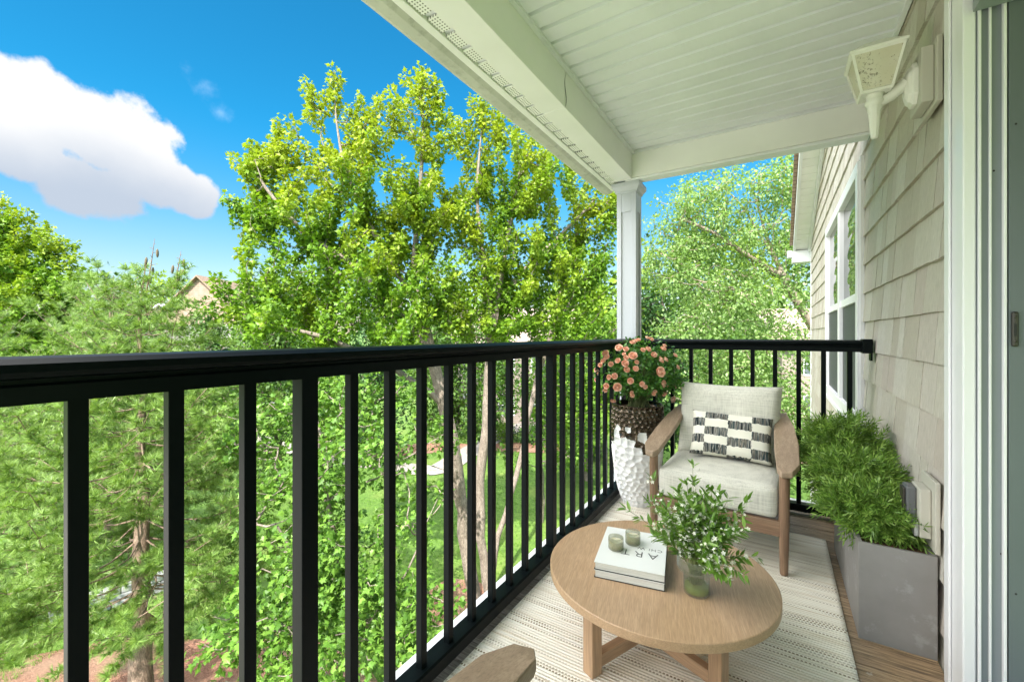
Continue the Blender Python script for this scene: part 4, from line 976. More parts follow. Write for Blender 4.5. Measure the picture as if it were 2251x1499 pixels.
# ------------------------------------------------------------------ wall lamp
lamp = thing('wall_lamp', (XW - .01, 2.10, 2.0), 0, 'white carriage-style wall lantern with grimy glass on the shingled wall under the ceiling', 'wall lamp')
def zz(z): return z - 2.0
b = MB(); b.box(-.016, .0, -.10, .10, zz(1.94), zz(2.165), None, .003); b.build('mounting_plate', M_taupe, lamp)
b = MB(); b.box(-.050, -.0165, -.075, .075, zz(1.955), zz(2.15), None, .004); b.build('mounting_block', M_taupe, lamp)
b = MB()
def octo(x, ry, r_z, cz):
    return [(x, ry * a, cz + r_z * c_) for a, c_ in ((-.5, -1), (.5, -1), (1, -.6), (1, .6), (.5, 1), (-.5, 1), (-1, .6), (-1, -.6))]
b.loft([octo(-.0505, .045, .075, zz(2.05)), octo(-.062, .045, .075, zz(2.05)), octo(-.067, .038, .066, zz(2.05)), octo(-.075, .034, .06, zz(2.05)), octo(-.082, .022, .040, zz(2.05))], True, False); b.build('backplate', M_lampwhite, lamp, .002)
LX = -.165
b = MB(); b.tube([(-.078, 0, zz(2.062)), (-.10, 0, zz(2.05)), (-.12, 0, zz(2.03)), (-.145, 0, zz(2.020)), (LX + .01, 0, zz(2.018))], [.028, .021, .018, .017, .019], 14); b.build('arm', M_lampwhite, lamp)
b = MB()
b.lathe([(.0005, 1.885), (.010, 1.886), (.012, 1.895), (.0195, 1.985), (.024, 2.002), (.021, 2.008), (.028, 2.014), (.030, 2.022), (.026, 2.030), (.024, 2.045), (.034, 2.052), (.0005, 2.053)], 48, LX, 0,
        fn=lambda r_, z, a: r_ * (1 - (.09 * (math.sin(a * 10) > 0) if 1.89 < z < 1.99 else 0)))
b.v = [(x, y, zz(z)) for x, y, z in b.v]; b.build('finial', M_lampwhite, lamp)
z0, z1 = 2.053, 2.19; r0, r1 = .044, .074
def cor(k, r_, z): s_ = [(-1, -1), (1, -1), (1, 1), (-1, 1)][k % 4]; return Vector((LX + s_[0] * r_, s_[1] * r_, zz(z)))
b = MB()
for k in range(4):
    b.tube([cor(k, r0, z0), cor(k, r1, z1)], .0055, 4, True, False)
    b.tube([cor(k, r0, z0), cor(k + 1, r0, z0)], .0065, 4, True, False); b.tube([cor(k, r1, z1), cor(k + 1, r1, z1)], .0065, 4, True, False)
b.box(LX - .046, LX + .046, -.046, .046, zz(z0) - .004, zz(z0) + .002); b.build('cage', M_lampwhite, lamp)
for k in range(4):
    a_, b_, c_, d_ = cor(k, r0 - .001, z0), cor(k + 1, r0 - .001, z0), cor(k + 1, r1 - .001, z1), cor(k, r1 - .001, z1)
    MB().add([a_, b_, c_, d_], [(0, 1, 2, 3)]).build('glass', M_dirty, lamp)
b = MB(); rt = [(cor(k, r1 + .008, z1)) for k in range(4)]; b.loft([[v for v in rt], [cor(k, r1 + .01, z1 + .008) for k in range(4)], [cor(k, .03, z1 + .05) for k in range(4)], [cor(k, .012, z1 + .058) for k in range(4)]], True, False); b.build('lamp_roof', M_lampwhite, lamp)
b = MB(); b.lathe([(.0005, zz(2.055)), (.016, zz(2.056)), (.016, zz(2.09)), (.021, zz(2.095)), (.026, zz(2.125)), (.020, zz(2.15)), (.0005, zz(2.155))], 16, LX, 0); b.build('bulb', M_cream, lamp)

# ------------------------------------------------------------------ outlet cover
ot = thing('outlet_box', (XW - .01, 2.11, .5), 0, 'weatherproof outlet box with taupe block on the shingled wall above the planter', 'outlet')
MB().box(-.014, .0, -.085, .085, -.125, .125, None, .003).build('mounting_plate', M_taupe, ot)
MB().box(-.046, -.0145, -.045, .062, -.09, .085, None, .004).build('mounting_block', M_taupe, ot)
b = MB(); b.box(-.075, -.0465, -.012, .055, -.055, .080, None, .006); b.build('cover', M_rubber, ot)
MB().box(-.083, -.0755, -.004, .048, -.045, .070, None, .003).build('cover_lid', M_steel, ot)
MB().box(-.060, -.0468, -.043, -.006, -.088, -.035, None, .004).build('conduit_body', M_galv, ot)

# ------------------------------------------------------------------ rug
m_ = MB(); nxx, nyy = 60, 150; vs = []
RX0, RX1, RY0, RY1 = -.925, .228, -.3, 2.90
for j in range(nyy + 1):
    for i in range(nxx + 1):
        x = RX0 + (RX1 - RX0) * i / nxx; y = RY0 + (RY1 - RY0) * j / nyy
        ed = 0
        vs.append((x + ed, y, .0068 + .0006 * math.sin(x * 9) * math.sin(y * 7)))
fs = [(j * (nxx + 1) + i, j * (nxx + 1) + i + 1, (j + 1) * (nxx + 1) + i + 1, (j + 1) * (nxx + 1) + i) for j in range(nyy) for i in range(nxx)]
rug = m_.add(vs, fs, True).build('rug', M_rug); so_ = rug.modifiers.new('thick', 'SOLIDIFY'); so_.thickness = .005; so_.offset = -1
tag(rug, 'cream woven rug with thin brown dashed stripes covering the balcony floor', 'rug')

# ------------------------------------------------------------------ armchairs
def cushion(w, d, h, r_, crown=.018, nx=26, ny=26, nz=7):
    """rounded box cushion centred in x,y with z 0..h"""
    bm = bmesh.new(); bmesh.ops.create_cube(bm, size=1)
    bmesh.ops.subdivide_edges(bm, edges=bm.edges[:], cuts=14, use_grid_fill=True)
    for q in bm.verts:
        x, y, z = q.co.x * 2, q.co.y * 2, q.co.z * 2
        hx, hy, hz = w / 2, d / 2, h / 2; p = Vector((x * hx, y * hy, z * hz))
        c_ = Vector((max(-hx + r_, min(hx - r_, p.x)), max(-hy + r_, min(hy - r_, p.y)), max(-hz + r_, min(hz - r_, p.z)))); dv = p - c_
        if dv.length > 1e-6: p = c_ + dv.normalized() * min(r_, max(abs(dv.x), abs(dv.y), abs(dv.z)))
        fx, fy = 1 - x * x, 1 - y * y
        p.z += (crown * fx * fy if z > 0 else 0) + h / 2
        if abs(z) < .95: p.x += math.copysign(.010 * (1 - z * z) * fy, x) if abs(x) > .9 else 0; p.y += math.copysign(.010 * (1 - z * z) * fx, y) if abs(y) > .9 else 0
        q.co = p
    bm.verts.index_update(); mb_ = MB(); mb_.add([q.co.copy() for q in bm.verts], [tuple(v.index for v in f.verts) for f in bm.faces], True); bm.free(); return mb_
def pillow(w, h, t, n=30, pinch=.05, power=.42, wr=.004, seed=0):
    g = random.Random(seed); ph = [g.uniform(0, 6) for _ in range(5)]; b = MB(); vs, fs = [], []
    for s_ in (1, -1):
        o = len(vs)
        for j in range(n + 1):
            for i in range(n + 1):
                u, v = i / n * 2 - 1, j / n * 2 - 1
                X = u * w / 2 * (1 - pinch * (1 - v * v)); Z = v * h / 2 * (1 - pinch * 1.3 * (1 - u * u))
                e = max(0, (1 - u ** 4) * (1 - v ** 4)) ** power
                wrk = wr * math.sin(7 * u + 5 * v + ph[0]) * math.sin(6 * v - 3 * u + ph[1]) * e
                vs.append((X, s_ * (t / 2 * e) + wrk, Z))
        for j in range(n):
            for i in range(n):
                a = o + j * (n + 1) + i; fs.append((a, a + 1, a + n + 2, a + n + 1) if s_ < 0 else (a, a + n + 1, a + n + 2, a + 1))
    b.add(vs, fs, True); return b
def weld(o, d=.0006):
    bm = bmesh.new(); bm.from_mesh(o.data); bmesh.ops.remove_doubles(bm, verts=bm.verts[:], dist=d); bmesh.ops.recalc_face_normals(bm, faces=bm.faces[:]); bm.to_mesh(o.data); bm.free()
def make_chair(label):
    t = thing('armchair', (0, 0, 0), 0, label, 'armchair', 'matching wooden armchairs with linen cushions')
    for s_ in (-1, 1):
        b = MB(); b.tube([(s_ * .325, -.285, .0), (s_ * .325, -.285, .012), (s_ * .326, -.283, .25), (s_ * .328, -.280, .49)], [.017, .019, .024, .024], 18); b.build('leg', M_teakleg, t)
        b = MB(); b.tube([(s_ * .30, .31, .0), (s_ * .30, .29, .25), (s_ * .295, .265, .50), (s_ * .292, .275, .64)], [.017, .022, .021, .017], 14); b.build('leg', M_teakleg, t)
        # arm: wide bent plank, sloping down to the front
        out = [(.268, .30, .668), (.262, .10, .622), (.275, -.12, .560), (.296, -.30, .508), (.318, -.335, .497), (.362, -.325, .500), (.392, -.245, .520), (.388, -.05, .572), (.362, .14, .626), (.318, .30, .672)]
        top = [Vector((s_ * x, y, z)) for x, y, z in out]; c0 = sum(top, Vector()) / len(top); th = .034
        def ring(sc, dz): return [c0 + (p - c0) * 1.0 + Vector(((c0 - p).normalized().x * sc, (c0 - p).normalized().y * sc, dz)) for p in top]
        b = MB(); b.loft([ring(.010, -th), ring(.002, -th + .006), ring(0, -th + .012), ring(0, -.008), ring(.003, -.002), ring(.009, 0)], True, False)
        b.build('armrest', M_teak, t, .003)
    b = MB(); b.box(-.31, .31, -.298, -.270, .175, .248, None, .004); b.box(-.29, .29, .265, .29, .175, .245, None, .004)
    for s_ in (-1, 1): b.box(s_ * .312 - .012, s_ * .312 + .012, -.26, .27, .18, .246, None, .004)
    b.build('seat_frame', M_teakrail, t)
    b = MB(); b.tube([(-.29, .27, .60), (0, .29, .60), (.29, .27, .60)], .016, 10); b.tube([(-.29, .27, .42), (0, .28, .42), (.29, .27, .42)], .014, 10); b.build('back_rail', M_teakrail, t)
    c_ = cushion(.60, .585, .155, .030, .022); o = c_.build('seat_cushion', M_linen, t); o.location = (0, -.012, .252); weld(o)
    pg = MB(); loop = []
    for k in range(41):
        a = k / 40 * 2 * math.pi; e = 5; cc_, ss_ = math.cos(a), math.sin(a)
        loop.append((math.copysign(abs(cc_) ** (2 / e), cc_) * .306, math.copysign(abs(ss_) ** (2 / e), ss_) * .298, .120))
    pg.tube(loop, .0028, 6, False); pg.build('piping', M_linen, o)
    p_ = pillow(.60, .44, .19, 30, .035, .33, .004, 2); o = p_.build('back_cushion', M_linen, t); weld(o)
    o.location = (0, .195, .612); o.rotation_euler = (R(-13), 0, 0)
    return t
ch = make_chair('armchair at the far end of the balcony beside the roses, with a checked pillow')
fl, fr = Vector((-.592, 2.56)), Vector((.052, 2.39)); dvv = (fr - fl).normalized(); ang = math.atan2(dvv.y, dvv.x)
mid_ = (fl + fr) / 2; back = Vector((-dvv.y, dvv.x)); cpos = mid_ + back * .285
ang = R(-2.5); ch.location = (-.262, 2.672, .008); ch.rotation_euler = (0, 0, ang); ch.scale = (.93, 1, 1)
ch2 = copy_tree(ch); ch2['label'] = 'armchair cut off at the bottom edge, only its wooden arm tip and leg showing'
ch2.location = (-.105, .435, .008); ch2.rotation_euler = (0, 0, math.pi + R(3))
pl = pillow(.415, .26, .13, 34, .05, .40, .003, 5).build('throw_pillow', M_check); weld(pl)
Mc = Matrix.Translation(ch.location) @ Matrix.Rotation(ang, 4, 'Z')
pl.matrix_world = Mc @ Matrix.Translation((.035, .035, .552)) @ Matrix.Rotation(R(7), 4, 'Z') @ Matrix.Rotation(R(-24), 4, 'X') @ Matrix.Rotation(R(2.5), 4, 'Y')
tag(pl, 'small cream lumbar pillow with black striped checks on the far armchair', 'pillow')

# ------------------------------------------------------------------ coffee table
TC = Vector((-.375, 1.603)); TR = .39; TZ = .286
tb = thing('coffee_table', (TC.x, TC.y, .008), 0, 'low round light oak coffee table with crossed stretchers', 'table')
tz = TZ - .008
b = MB(); b.lathe([(.0005, tz - .029), (TR - .006, tz - .029), (TR - .004, tz - .029), (TR - .002, tz - .029), (TR, tz - .027), (TR, tz - .025), (TR, tz - .023), (TR, tz - .006), (TR, tz - .004), (TR, tz - .002), (TR - .002, tz), (TR - .004, tz), (TR - .006, tz), (.0005, tz)], 160)
b.build('tabletop', M_oak, tb).rotation_euler = (0, 0, R(13))
def cw(lat, fwd): return Vector((lat * CS - fwd * SN, lat * SN + fwd * CS))
lc = cw(.50, 1.572) - TC
angL = math.atan2(*(cw(.264, 1.414) - TC - lc).yx)
for k in range(4):
    a = angL + k * math.pi / 2; M = Matrix.Translation((lc.x, lc.y, 0)) @ Matrix.Rotation(a, 4, 'Z')
    b = MB(); b.box(.255, .300, -.0225, .0225, 0, tz - .0295, M, .003); b.build('leg', M_oakleg, tb)
Mx = Matrix.Translation((lc.x, lc.y, 0)) @ Matrix.Rotation(angL, 4, 'Z')
o = MB().box(-.2545, .2545, -.015, .015, .016, .058, None, .002).build('stretcher', M_oakbar, tb); o.matrix_local = Mx
o = MB().box(-.2545, .2545, -.015, .015, .0145, .0565, None, .002).build('stretcher', M_oakbar, tb); o.matrix_local = Mx @ Matrix.Rotation(math.pi / 2, 4, 'Z')

# ------------------------------------------------------------------ books
zt = TZ + .056
c1 = on_z(1348, 1156, zt); c2_ = on_z(1481, 1182, zt); c3 = on_z(1445, 1257, zt); c4 = on_z(1291, 1232, zt)
ctr = (c1 + c2_ + c3 + c4) / 4; ux = ((c2_ - c1) + (c3 - c4)); wB = ux.length / 2; ux.normalize()
uy = ((c1 - c4) + (c2_ - c3)); dB = uy.length / 2; uy = Vector((-ux.y, ux.x, 0)); ab = math.atan2(ux.y, ux.x)
def text_mesh(name, body, size, mat, parent, loc, rot, ext=.0003, space=1.0):
    cu = bpy.data.curves.new(name, 'FONT'); cu.body = body; cu.size = size; cu.extrude = ext; cu.align_x = 'CENTER'; cu.align_y = 'CENTER'; cu.space_character = space; cu.offset = -size * .018
    o = bpy.data.objects.new(name, cu); COL.objects.link(o); bpy.context.view_layer.update()
    me = bpy.data.meshes.new_from_object(o.evaluated_get(bpy.context.evaluated_depsgraph_get())); bpy.data.objects.remove(o); me.materials.clear()
    o2 = link(name, me, mat, parent); o2.location = loc; o2.rotation_euler = rot; return o2
def book(label, z, spine_mat, rot=0):
    t = thing('book', (ctr.x, ctr.y, z), ab + rot, label, 'book', 'books stacked on the coffee table')
    hw, hd, th = wB / 2, dB / 2, .027
    MB().box(-hw + .004, hw - .002, -hd + .003, hd - .003, .0022, th - .0022).build('pages', M_pages, t)
    MB().box(-hw, hw, -hd, hd, th - .002, th, None, .0006).build('cover', M_cover, t); MB().box(-hw, hw, -hd, hd, 0, .002, None, .0006).build('back_cover', M_print, t)
    MB().box(hw - .0018, hw + .0004, -hd, hd, .0021, th - .0021).build('spine', spine_mat, t)
    return t
bk2 = book('lower large white book with a black lettered spine, on the table', TZ + .0002, M_print)
bk1 = book('upper large white book with ART printed on its cover, under the candles', TZ + .0278, M_conc)
thb = .0274
text_mesh('title', 'ART', .058, M_print, bk1, (.027, -.036, thb), (0, 0, math.pi), space=1.4)
text_mesh('subtitle', 'CHI W', .027, M_print, bk1, (.060, .010, thb), (0, 0, math.pi), space=1.15)
gq = random.Random(4); b = MB()
y = -dB / 2 + .02
while y < dB / 2 - .03:
    w_ = gq.uniform(.006, .012); kd = gq.randint(0, 2)
    X = wB / 2 + .0006
    if kd == 0: 
        n = 14; vs = []
        for k in range(n):
            a = 6.283 * k / n; vs += [(X, y + w_ / 2 + w_ / 2 * math.cos(a), .0135 + .0065 * math.sin(a)), (X, y + w_ / 2 + w_ * .3 * math.cos(a), .0135 + .0045 * math.sin(a))]
        b.add(vs, [(2 * k, 2 * k + 1, (2 * k + 3) % (2 * n), (2 * k + 2) % (2 * n)) for k in range(n)])
    else:
        b.add([(X, y, .007), (X, y + .0018, .007), (X, y + .0018 + w_ * .3 * (kd - 1), .020), (X, y + w_ * .3 * (kd - 1), .020)], [(0, 1, 2, 3)]); b.add([(X, y, .012), (X, y + w_ * .8, .012), (X, y + w_ * .8, .0135), (X, y, .0135)], [(0, 1, 2, 3)])
    y += w_ + .006
b.build('spine_lettering', M_wprint, bk2)
# candles
def candle(label, u, v):
    p = on_z(u, v, zt); t = thing('candle_jar', (p.x, p.y, zt + .0008), 0, label, 'candle', 'ribbed glass candles on the books')
    rr_ = .0275; h = .045
    rib = lambda r_, z, a: r_ * (1 + (.018 * math.cos(a * 36) if r_ > .0255 and .002 < z < .042 else 0))
    b = MB(); b.lathe([(.0005, 0), (rr_ - .003, 0), (rr_, .003), (rr_, .041), (rr_ - .001, h), (rr_ - .003, h), (rr_ - .0035, .041), (rr_ - .0035, .005), (.0005, .005)], 144, fn=rib); b.build('jar', M_smoke, t)
    b = MB(); b.lathe([(.0005, .0053), (rr_ - .0038, .0053), (rr_ - .0038, .031), (rr_ - .006, .0305), (.0005, .030)], 32); b.build('wax', M_wax, t)
    MB().tube([(0, 0, .030), (.0005, 0, .036), (.002, 0, .041)], .0009, 6).build('wick', M_cover, t)
candle('left candle in a grey ribbed jar, nearer the edge of the upper book', 1354, 1206)
candle('right candle in a grey ribbed jar, just behind the other candle', 1391, 1194)

# ------------------------------------------------------------------ glass vase with bouquet
vp = on_z(1531, 1302, TZ)
vz = thing('glass_vase', (vp.x, vp.y, TZ + .0005), 0, 'ribbed clear glass vase with wider upper band and green water on the table', 'vase')
def ribf(r_, z, a): return r_ * (1 + (.016 * math.cos(a * 44) if r_ > .036 and z > .004 else 0))
b = MB(); b.lathe([(.0005, 0), (.037, 0), (.040, .003), (.040, .070), (.0405, .0735), (.058, .078), (.060, .082), (.060, .118), (.0585, .120), (.057, .118), (.057, .084), (.055, .081), (.0375, .0765), (.0372, .070), (.0372, .007), (.0005, .007)], 176, fn=ribf); b.build('vessel', M_glass, vz)
b = MB(); b.lathe([(.0005, .0075), (.0355, .0075), (.0360, .010), (.0360, .032), (.0005, .032)], 48); b.build('water', M_water, vz)
bq = thing('flower_bouquet', (vp.x, vp.y, TZ + .020), 0, 'loose bouquet of slender green sprigs with tiny white blossoms in the glass vase', 'bouquet')
g = np.random.default_rng(5); sb = MB(); LP, LA, LN, FP = [], [], [], []
Rt = Vector((CS, SN, 0)); Fw = Vector((-SN, CS, 0))
def sprig(e0, m0, e1, n):
    pts = []
    for k in range(n + 1):
        f = k / n; pts.append(e0 * (1 - f) ** 2 + m0 * 2 * f * (1 - f) + e1 * f * f)
    return pts
for k in range(95):
    a = g.random() * 6.283; tilt = abs(g.normal()) * .35 + .25 + (k % 3) * .28; L = g.uniform(.14, .23) * (1.0 if tilt < 1 else .85)
    if k == 0: a, tilt, L = 1.57, .10, .285
    if k == 1: a, tilt, L = 3.05, .95, .27
    if k == 2: a, tilt, L = .25, .85, .26
    if k == 3: a, tilt, L = 2.6, .55, .27
    if k > 3 and math.cos(a) < -.15 and math.sin(a) < .35 and tilt > .5: tilt = .5 * g.random(); L *= .8
    tilt = min(tilt, 1.28); hd = Rt * math.cos(a) + Fw * math.sin(a)
    e0 = Vector((g.normal() * .012, g.normal() * .012, .0)); m0 = Vector((hd.x * .025, hd.y * .025, .125)); e1 = Vector((0, 0, .105)) + hd * math.sin(tilt) * L + Vector((0, 0, math.cos(tilt) * L - .02 * tilt))
    pts = sprig(e0, m0, e1, 9); sb.tube(pts, [.0016 - .0001 * q for q in range(10)], 5, False)
    for q in range(4, 10):
        p_ = pts[q]; dr = (pts[q] - pts[q - 1]).normalized()
        for s_ in range(5):
            an = g.random() * 6.283; sd = dr.cross(Vector((math.cos(an), math.sin(an), .3))).normalized(); off = dr * g.uniform(-.012, .012)
            if q == 4 and g.random() < .4: continue
            LP.append(p_ + off); LA.append(dr * .8 + sd * .9); LN.append(Vector((g.normal() * .4, g.normal() * .4, 1)))
        if q >= 5 and g.random() < .72:
            for s_ in range(4): FP.append(p_ + Vector((g.normal(), g.normal(), g.normal())) * .009)
LP, LA, LN = (np.array([tuple(v) for v in q]) for q in (LP, LA, LN))
sb.build('stems', M_stem, bq)
V, T = scatter(np.array([(0, 0, 0), (.14, .3, .01), (.13, .6, -.02), (0, 1, -.1), (-.13, .6, -.02), (-.14, .3, .01)]), np.array([(0, 1, 2, 3), (0, 3, 4, 5)]), LP, LA, LN, g.uniform(.024, .042, len(LP)))
np_mesh('foliage', V, T, L_bouq, bq)
fp = np.array([tuple(v) for v in FP]); pv = [(0, 0, 0)]; pf = []
for k in range(5):
    a = k * 1.2566; i = len(pv); pv += [(math.cos(a - .5) * .6, math.sin(a - .5) * .6, .25), (math.cos(a) * 1.0, math.sin(a) * 1.0, .35), (math.cos(a + .5) * .6, math.sin(a + .5) * .6, .25)]; pf += [(0, i, i + 1, i + 2)]
V, T = scatter(np.array(pv), np.array(pf), fp, g.normal(size=fp.shape), g.normal(size=fp.shape) * .6 + np.array([0, 0, 1]), g.uniform(.005, .0085, len(fp)))
o = np_mesh('blossoms', V, T, M_flower, bq)

# ------------------------------------------------------------------ tall hammered pot and rose bush
PP = Vector((-.805, 2.885)); PH = .665
pot = thing('tall_planter', (PP.x, PP.y, .004), 0, 'tall dimpled white planter with a ragged dark bronze upper band in the corner', 'planter')
def prad(f):
    pr = [(0, .098), (.04, .108), (.15, .131), (.3, .151), (.5, .166), (.7, .175), (.85, .177), (1.0, .168)]
    for (a, ra), (b_, rb_) in zip(pr, pr[1:]):
        if f <= b_: t_ = (f - a) / (b_ - a); return ra + (rb_ - ra) * t_
    return pr[-1][1]
NA, NZ = 260, 170; seeds = []
gg = np.random.default_rng(9); zc_ = .012
while zc_ < PH:
    fr_ = zc_ / PH; cs_ = .032 + .024 * min(1, fr_ * 1.6)
    if fr_ > .72: cs_ = .036
    nn = max(8, int(2 * math.pi * prad(fr_) / cs_))
    for k in range(nn): seeds.append(((k + .5 * (int(zc_ * 100) % 2) + gg.uniform(-.28, .28)) / nn * 2 * math.pi, zc_ + gg.uniform(-.25, .25) * cs_, cs_))
    zc_ += cs_ * .82
seeds = np.array(seeds)
AA, ZZ_ = np.meshgrid(np.arange(NA) * 2 * math.pi / NA, np.linspace(0, PH, NZ)); A_, Z_ = AA.ravel(), ZZ_.ravel()
Rr = np.array([prad(z / PH) for z in Z_])
def dists(A, Z, Rv):
    d1 = np.full(len(A), 9.0); d2 = np.full(len(A), 9.0); i1 = np.zeros(len(A), int)
    for i, (sa, sz, cs_) in enumerate(seeds):
        da = (A - sa + math.pi) % (2 * math.pi) - math.pi; d = np.hypot(da * Rv, (Z - sz) * 1.15) / cs_
        up_ = d < d1; d2 = np.where(up_, d1, np.minimum(d2, d)); i1 = np.where(up_, i, i1); d1 = np.where(up_, d, d1)
    return d1, d2, i1
d1, d2, i1 = dists(A_, Z_, Rr)
edge = np.clip((d2 - d1) / .55, 0, 1); dent = edge * edge * (3 - 2 * edge) * .0105
dent *= np.clip(Z_ / .02, 0, 1) * np.clip((PH - Z_) / .012, 0, 1)
Rn = Rr - dent; V = np.stack([Rn * np.cos(A_), Rn * np.sin(A_), Z_], 1)
Fq = np.array([(j * NA + i, j * NA + (i + 1) % NA, (j + 1) * NA + (i + 1) % NA, (j + 1) * NA + i) for j in range(NZ - 1) for i in range(NA)])
thr = np.array([.455 + .05 * math.sin(3 * s_[0] + 1.0) + gg.uniform(-.055, .055) for s_ in seeds])
isb = (seeds[:, 1] > thr)
fcell = isb[i1[Fq[:, 0]]]
np_mesh('white_body', V, Fq[~fcell], M_ceram, pot, smooth=True)
np_mesh('bronze_band', V, Fq[fcell], M_bronze, pot, smooth=True)
b = MB(); b.lathe([(.168, PH), (.172, PH + .004), (.160, PH + .004), (.158, PH - .05)], 96); b.build('rim', M_bronze, pot)
b = MB(); b.lathe([(.1585, PH - .03), (.08, PH - .02), (.0005, PH - .016)], 40); b.build('soil', M_soil, pot)
b = MB(); b.lathe([(.0005, .0), (.0985, .0)], 60); b.build('base', M_ceram, pot)

rb = thing('rose_bush', (PP.x, PP.y, PH - .012), 0, 'round bush of peach pink roses in the tall planter', 'rose bush')
g = np.random.default_rng(17); CR = Vector((.012, .0, .215)); EX = Vector((.275, .25, .235)); sb = MB(); LP, LA, LN = [], [], []
for k in range(330):
    d = g.normal(size=3); d /= np.linalg.norm(d); rr_ = .35 + .65 * g.random() ** .5
    if d[2] < -.2: d[2] *= .55
    e = CR + Vector((d[0] * EX.x, d[1] * EX.y, d[2] * EX.z)) * rr_
    if e.z < .01: e.z = .01 + g.random() * .05
    s0 = Vector((g.normal() * .03, g.normal() * .03, 0)); md = Vector((e.x * .35, e.y * .35, e.z * .6 + .02))
    if k < 120: sb.tube([s0 * (1 - f) ** 2 + md * 2 * f * (1 - f) + e * f * f for f in (0, .25, .5, .75, 1)], [.0026, .002, .0017, .0013, .001], 4, False)
    od = Vector(d)
    for q in range(16):
        pp = e + Vector(g.normal(size=3)) * .024; LP.append(pp); LA.append(od * .5 + Vector(g.normal(size=3)) * .8 + Vector((0, 0, -.1))); LN.append(od * .6 + Vector((0, 0, .7)) + Vector(g.normal(size=3)) * .4)
sb.build('stems', M_stem, rb)
LP, LA, LN = (np.array([tuple(v) for v in q]) for q in (LP, LA, LN))
V, T = scatter(np.array([(0, 0, 0), (.26, .22, .0), (.30, .55, -.03), (0, 1, -.12), (-.30, .55, -.03), (-.26, .22, 0), (0, .5, -.08)]), np.array([(0, 1, 6), (1, 2, 6), (2, 3, 6), (3, 4, 6), (4, 5, 6), (5, 0, 6)]), LP, LA, LN, g.uniform(.018, .032, len(LP)))
np_mesh('foliage', V, T, L_rose, rb)
def rose_mesh():
    b = MB(); b.lathe([(.0005, -.006), (.008, -.003), (.011, .006), (.009, .017), (.0005, .020)], 10)
    for layer, (np_, r_, h, op) in enumerate([(3, .007, .030, .0), (4, .0120, .031, .05), (5, .0175, .029, .22), (6, .0225, .024, .6)]):
        for k in range(np_):
            a0 = k * 2 * math.pi / np_ + layer * .6; wd = 2 * math.pi / np_ * .72; vs = []
            for j in range(5):
                for i in range(5):
                    s_ = i / 4 * 2 - 1; f = j / 4; a = a0 + s_ * wd * (1 - .35 * f * f)
                    rr_ = (.3 + .7 * math.sin(min(1, f * 1.15) * 1.57)) * r_ + op * r_ * .45 * f ** 2 + .0015 * (1 - s_ * s_) * (1 if op else 0); z = -.004 + h * f * (1 - .12 * s_ * s_) - (op * .008 * f ** 3)
                    vs.append((rr_ * math.cos(a), rr_ * math.sin(a), z))
            b.add(vs, [(j * 5 + i, j * 5 + i + 1, (j + 1) * 5 + i + 1, (j + 1) * 5 + i) for j in range(4) for i in range(4)], True)
    return b
rs0 = rose_mesh().build('rose', M_petal, rb)
def rp(u, v, dd):      # surface place on the bush, seen towards the railing corner
    p = wpt(u, v, (PP.x * -SN + PP.y * CS) + dd) - Vector((PP.x, PP.y, PH - .012)); return p
roses = [(1361, 766, 20), (1332, 778, 18), (1335, 786, 17), (1390, 755, 15), (1422, 744, 14), (1431, 747, 14), (1403, 749, 13), (1396, 751, 14), (1413, 770, 13), (1424, 769, 16), (1376, 769, 15), (1391, 784, 22), (1376, 787, 13), (1327, 794, 14),
         (1359, 794, 15), (1343, 801, 14), (1374, 800, 18), (1399, 797, 12), (1377, 813, 16), (1397, 811, 15), (1437, 781, 16), (1457, 768, 16), (1460, 761, 12), (1451, 792, 18), (1462, 791, 15), (1483, 782, 14), (1449, 818, 27), (1488, 808, 14), (1456, 843, 19), (1463, 847, 13),
         (1352, 827, 16), (1340, 829, 14), (1313, 813, 15), (1315, 820, 12), (1313, 835, 14), (1386, 837, 16), (1358, 850, 22), (1411, 844, 14), (1418, 850, 12), (1334, 848, 16), (1331, 857, 12), (1320, 865, 12), (1390, 868, 12), (1348, 879, 15), (1437, 862, 17), (1459, 864, 15), (1476, 876, 22), (1495, 849, 14), (1482, 850, 13), (1320, 803, 12), (1372, 779, 10), (1388, 862, 10)]
for i, (u, v, s_) in enumerate(roses):
    o = rs0 if i == 0 else rs0.copy()
    if i: COL.objects.link(o)
    a = ((u - 1398) / 96.0, (v - 810) / 76.0); q = max(0, 1 - a[0] ** 2 - a[1] ** 2) ** .5
    p = rp(u, v, -.03 - .29 * q); o.location = p
    nn = (Rt * a[0] * .8 + Vector((0, 0, 1)) * (-a[1] * .8 + .35) - Fw * (.45 + .5 * q) + Vector((random.uniform(-.3, .3), random.uniform(-.3, .3), 0))).normalized()
    o.rotation_euler = (nn.to_track_quat('Z', 'Y') @ Matrix.Rotation(random.uniform(0, 6), 3, 'Z').to_quaternion()).to_euler()
    k = s_ * .0031 / .048 * .66; o.scale = (k, k, k * random.uniform(.9, 1.1))

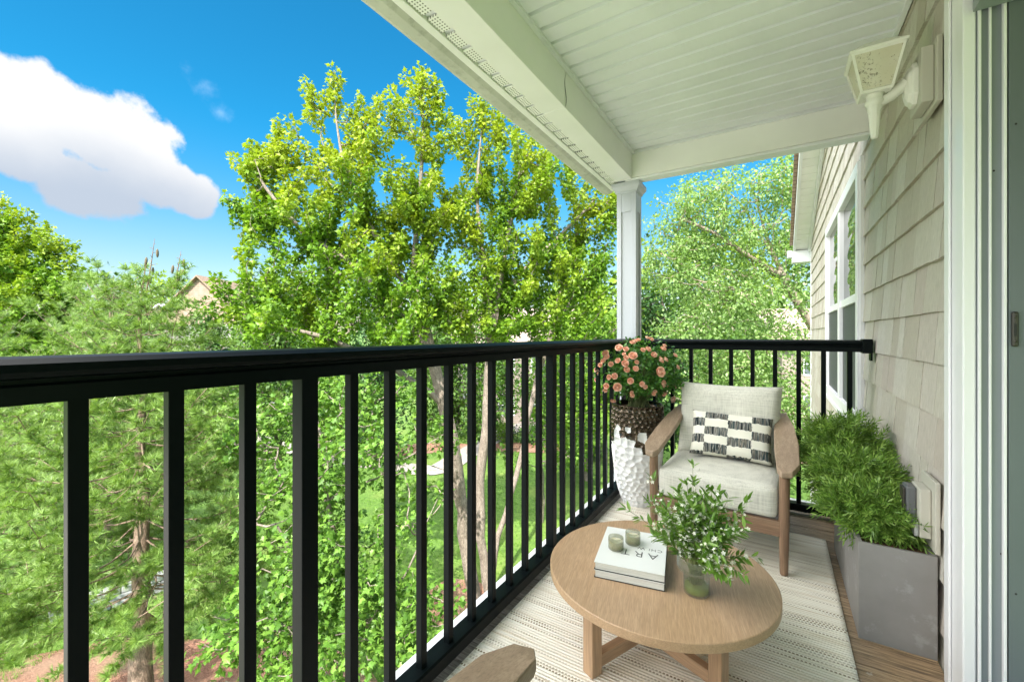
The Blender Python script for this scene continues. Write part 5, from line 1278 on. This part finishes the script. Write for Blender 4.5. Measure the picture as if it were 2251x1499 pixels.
# ------------------------------------------------------------------ grey trough planter with shrubs
tp = thing('trough_planter', (.372, 2.44, 0), 0, 'long grey concrete-look trough planter against the shingled wall', 'planter')
x0, x1, y0, y1, hh = -.112, .104, -.40, .40, .362; th = .012
def rect(i, z): return [(x0 + i, y0 + i, z), (x1 - i, y0 + i, z), (x1 - i, y1 - i, z), (x0 + i, y1 - i, z)]
b = MB(); b.loft([rect(0, .001), rect(0, hh)], False, False); b.loft([rect(0, hh), rect(th, hh)], False, False); b.loft([rect(th, hh), rect(th, hh - .05)], False, False); b.add(rect(0, .001), [(0, 1, 2, 3)]); b.build('body', M_conc, tp, .002)
vs = []; n1_, n2_ = 8, 30
for j in range(n2_ + 1):
    for i in range(n1_ + 1): vs.append((x0 + th + (x1 - x0 - 2 * th) * i / n1_, y0 + th + (y1 - y0 - 2 * th) * j / n2_, hh - .016 + random.uniform(-.004, .004)))
MB().add(vs, [(j * (n1_ + 1) + i, j * (n1_ + 1) + i + 1, (j + 1) * (n1_ + 1) + i + 1, (j + 1) * (n1_ + 1) + i) for j in range(n2_) for i in range(n1_)], True).build('soil', M_soil, tp)
sprv, sprf = [], []
for k in range(16):
    f = k / 15; a = k * 2.4; yb = f * .8; sp = .9 - .35 * f
    d = np.array([math.cos(a) * math.sin(sp), math.cos(sp), math.sin(a) * math.sin(sp)]); s_ = nrmz(np.cross(d, [.1, .9, .4])) * .034; i = len(sprv); L = .46 - .1 * f; bs = np.array([0, yb, 0])
    sprv += [bs, bs + d * L * .5 + s_, bs + d * L, bs + d * L * .5 - s_]; sprf.append((i, i + 1, i + 2, i + 3))
sprv, sprf = np.array(sprv), np.array(sprf)
shr_lab = ['fine-leaved green shrub at the near end of the grey trough', 'middle fine-leaved shrub in the grey trough, between the lower near one and the tallest', 'tallest feathery shrub at the far end of the grey trough']
for si, (yy, top, rx, ry, xo) in enumerate([(2.21, .51, .155, .13, -.03), (2.47, .585, .165, .115, -.06), (2.75, .70, .18, .125, -.07)]):
    t = thing('potted_shrub', (.37, yy, hh - .02), 0, shr_lab[si], 'shrub', 'shrubs planted in the grey trough'); g = np.random.default_rng(40 + si); sb = MB(); LP, LA = [], []
    H = top - hh + .02; c_ = Vector((xo, 0, H * .52))
    for k in range(240):
        d = g.normal(size=3); d /= np.linalg.norm(d); rr_ = .45 + .55 * g.random() ** .6
        e = c_ + Vector((d[0] * rx, d[1] * ry, d[2] * H * .50)) * rr_
        if e.z < .035:
            e.z = .035 if abs(e.x) < .09 else e.z
        if .37 + e.x > XW - .03: e.x = XW - .04 - .37 - g.random() * .03
        s0 = Vector((g.normal() * .02, g.normal() * .03, 0))
        if k < 60: sb.tube([s0, s0.lerp(e, .5) + Vector((0, 0, .02)), e], [.003, .002, .001], 4, False)
        od = Vector(d)
        for q in range(4):
            LP.append(e + Vector(g.normal(size=3)) * .018 - od * .02); LA.append(od * .8 + Vector(g.normal(size=3)) * .55 + Vector((0, 0, .15)))
    sb.build('stems', M_stem, t)
    LP, LA = (np.array([tuple(v) for v in q]) for q in (LP, LA))
    V, T = scatter(sprv, sprf, LP, LA, g.normal(size=LP.shape), g.uniform(.06, .095, len(LP)))
    np_mesh('foliage', V, T, L_shrub, t)
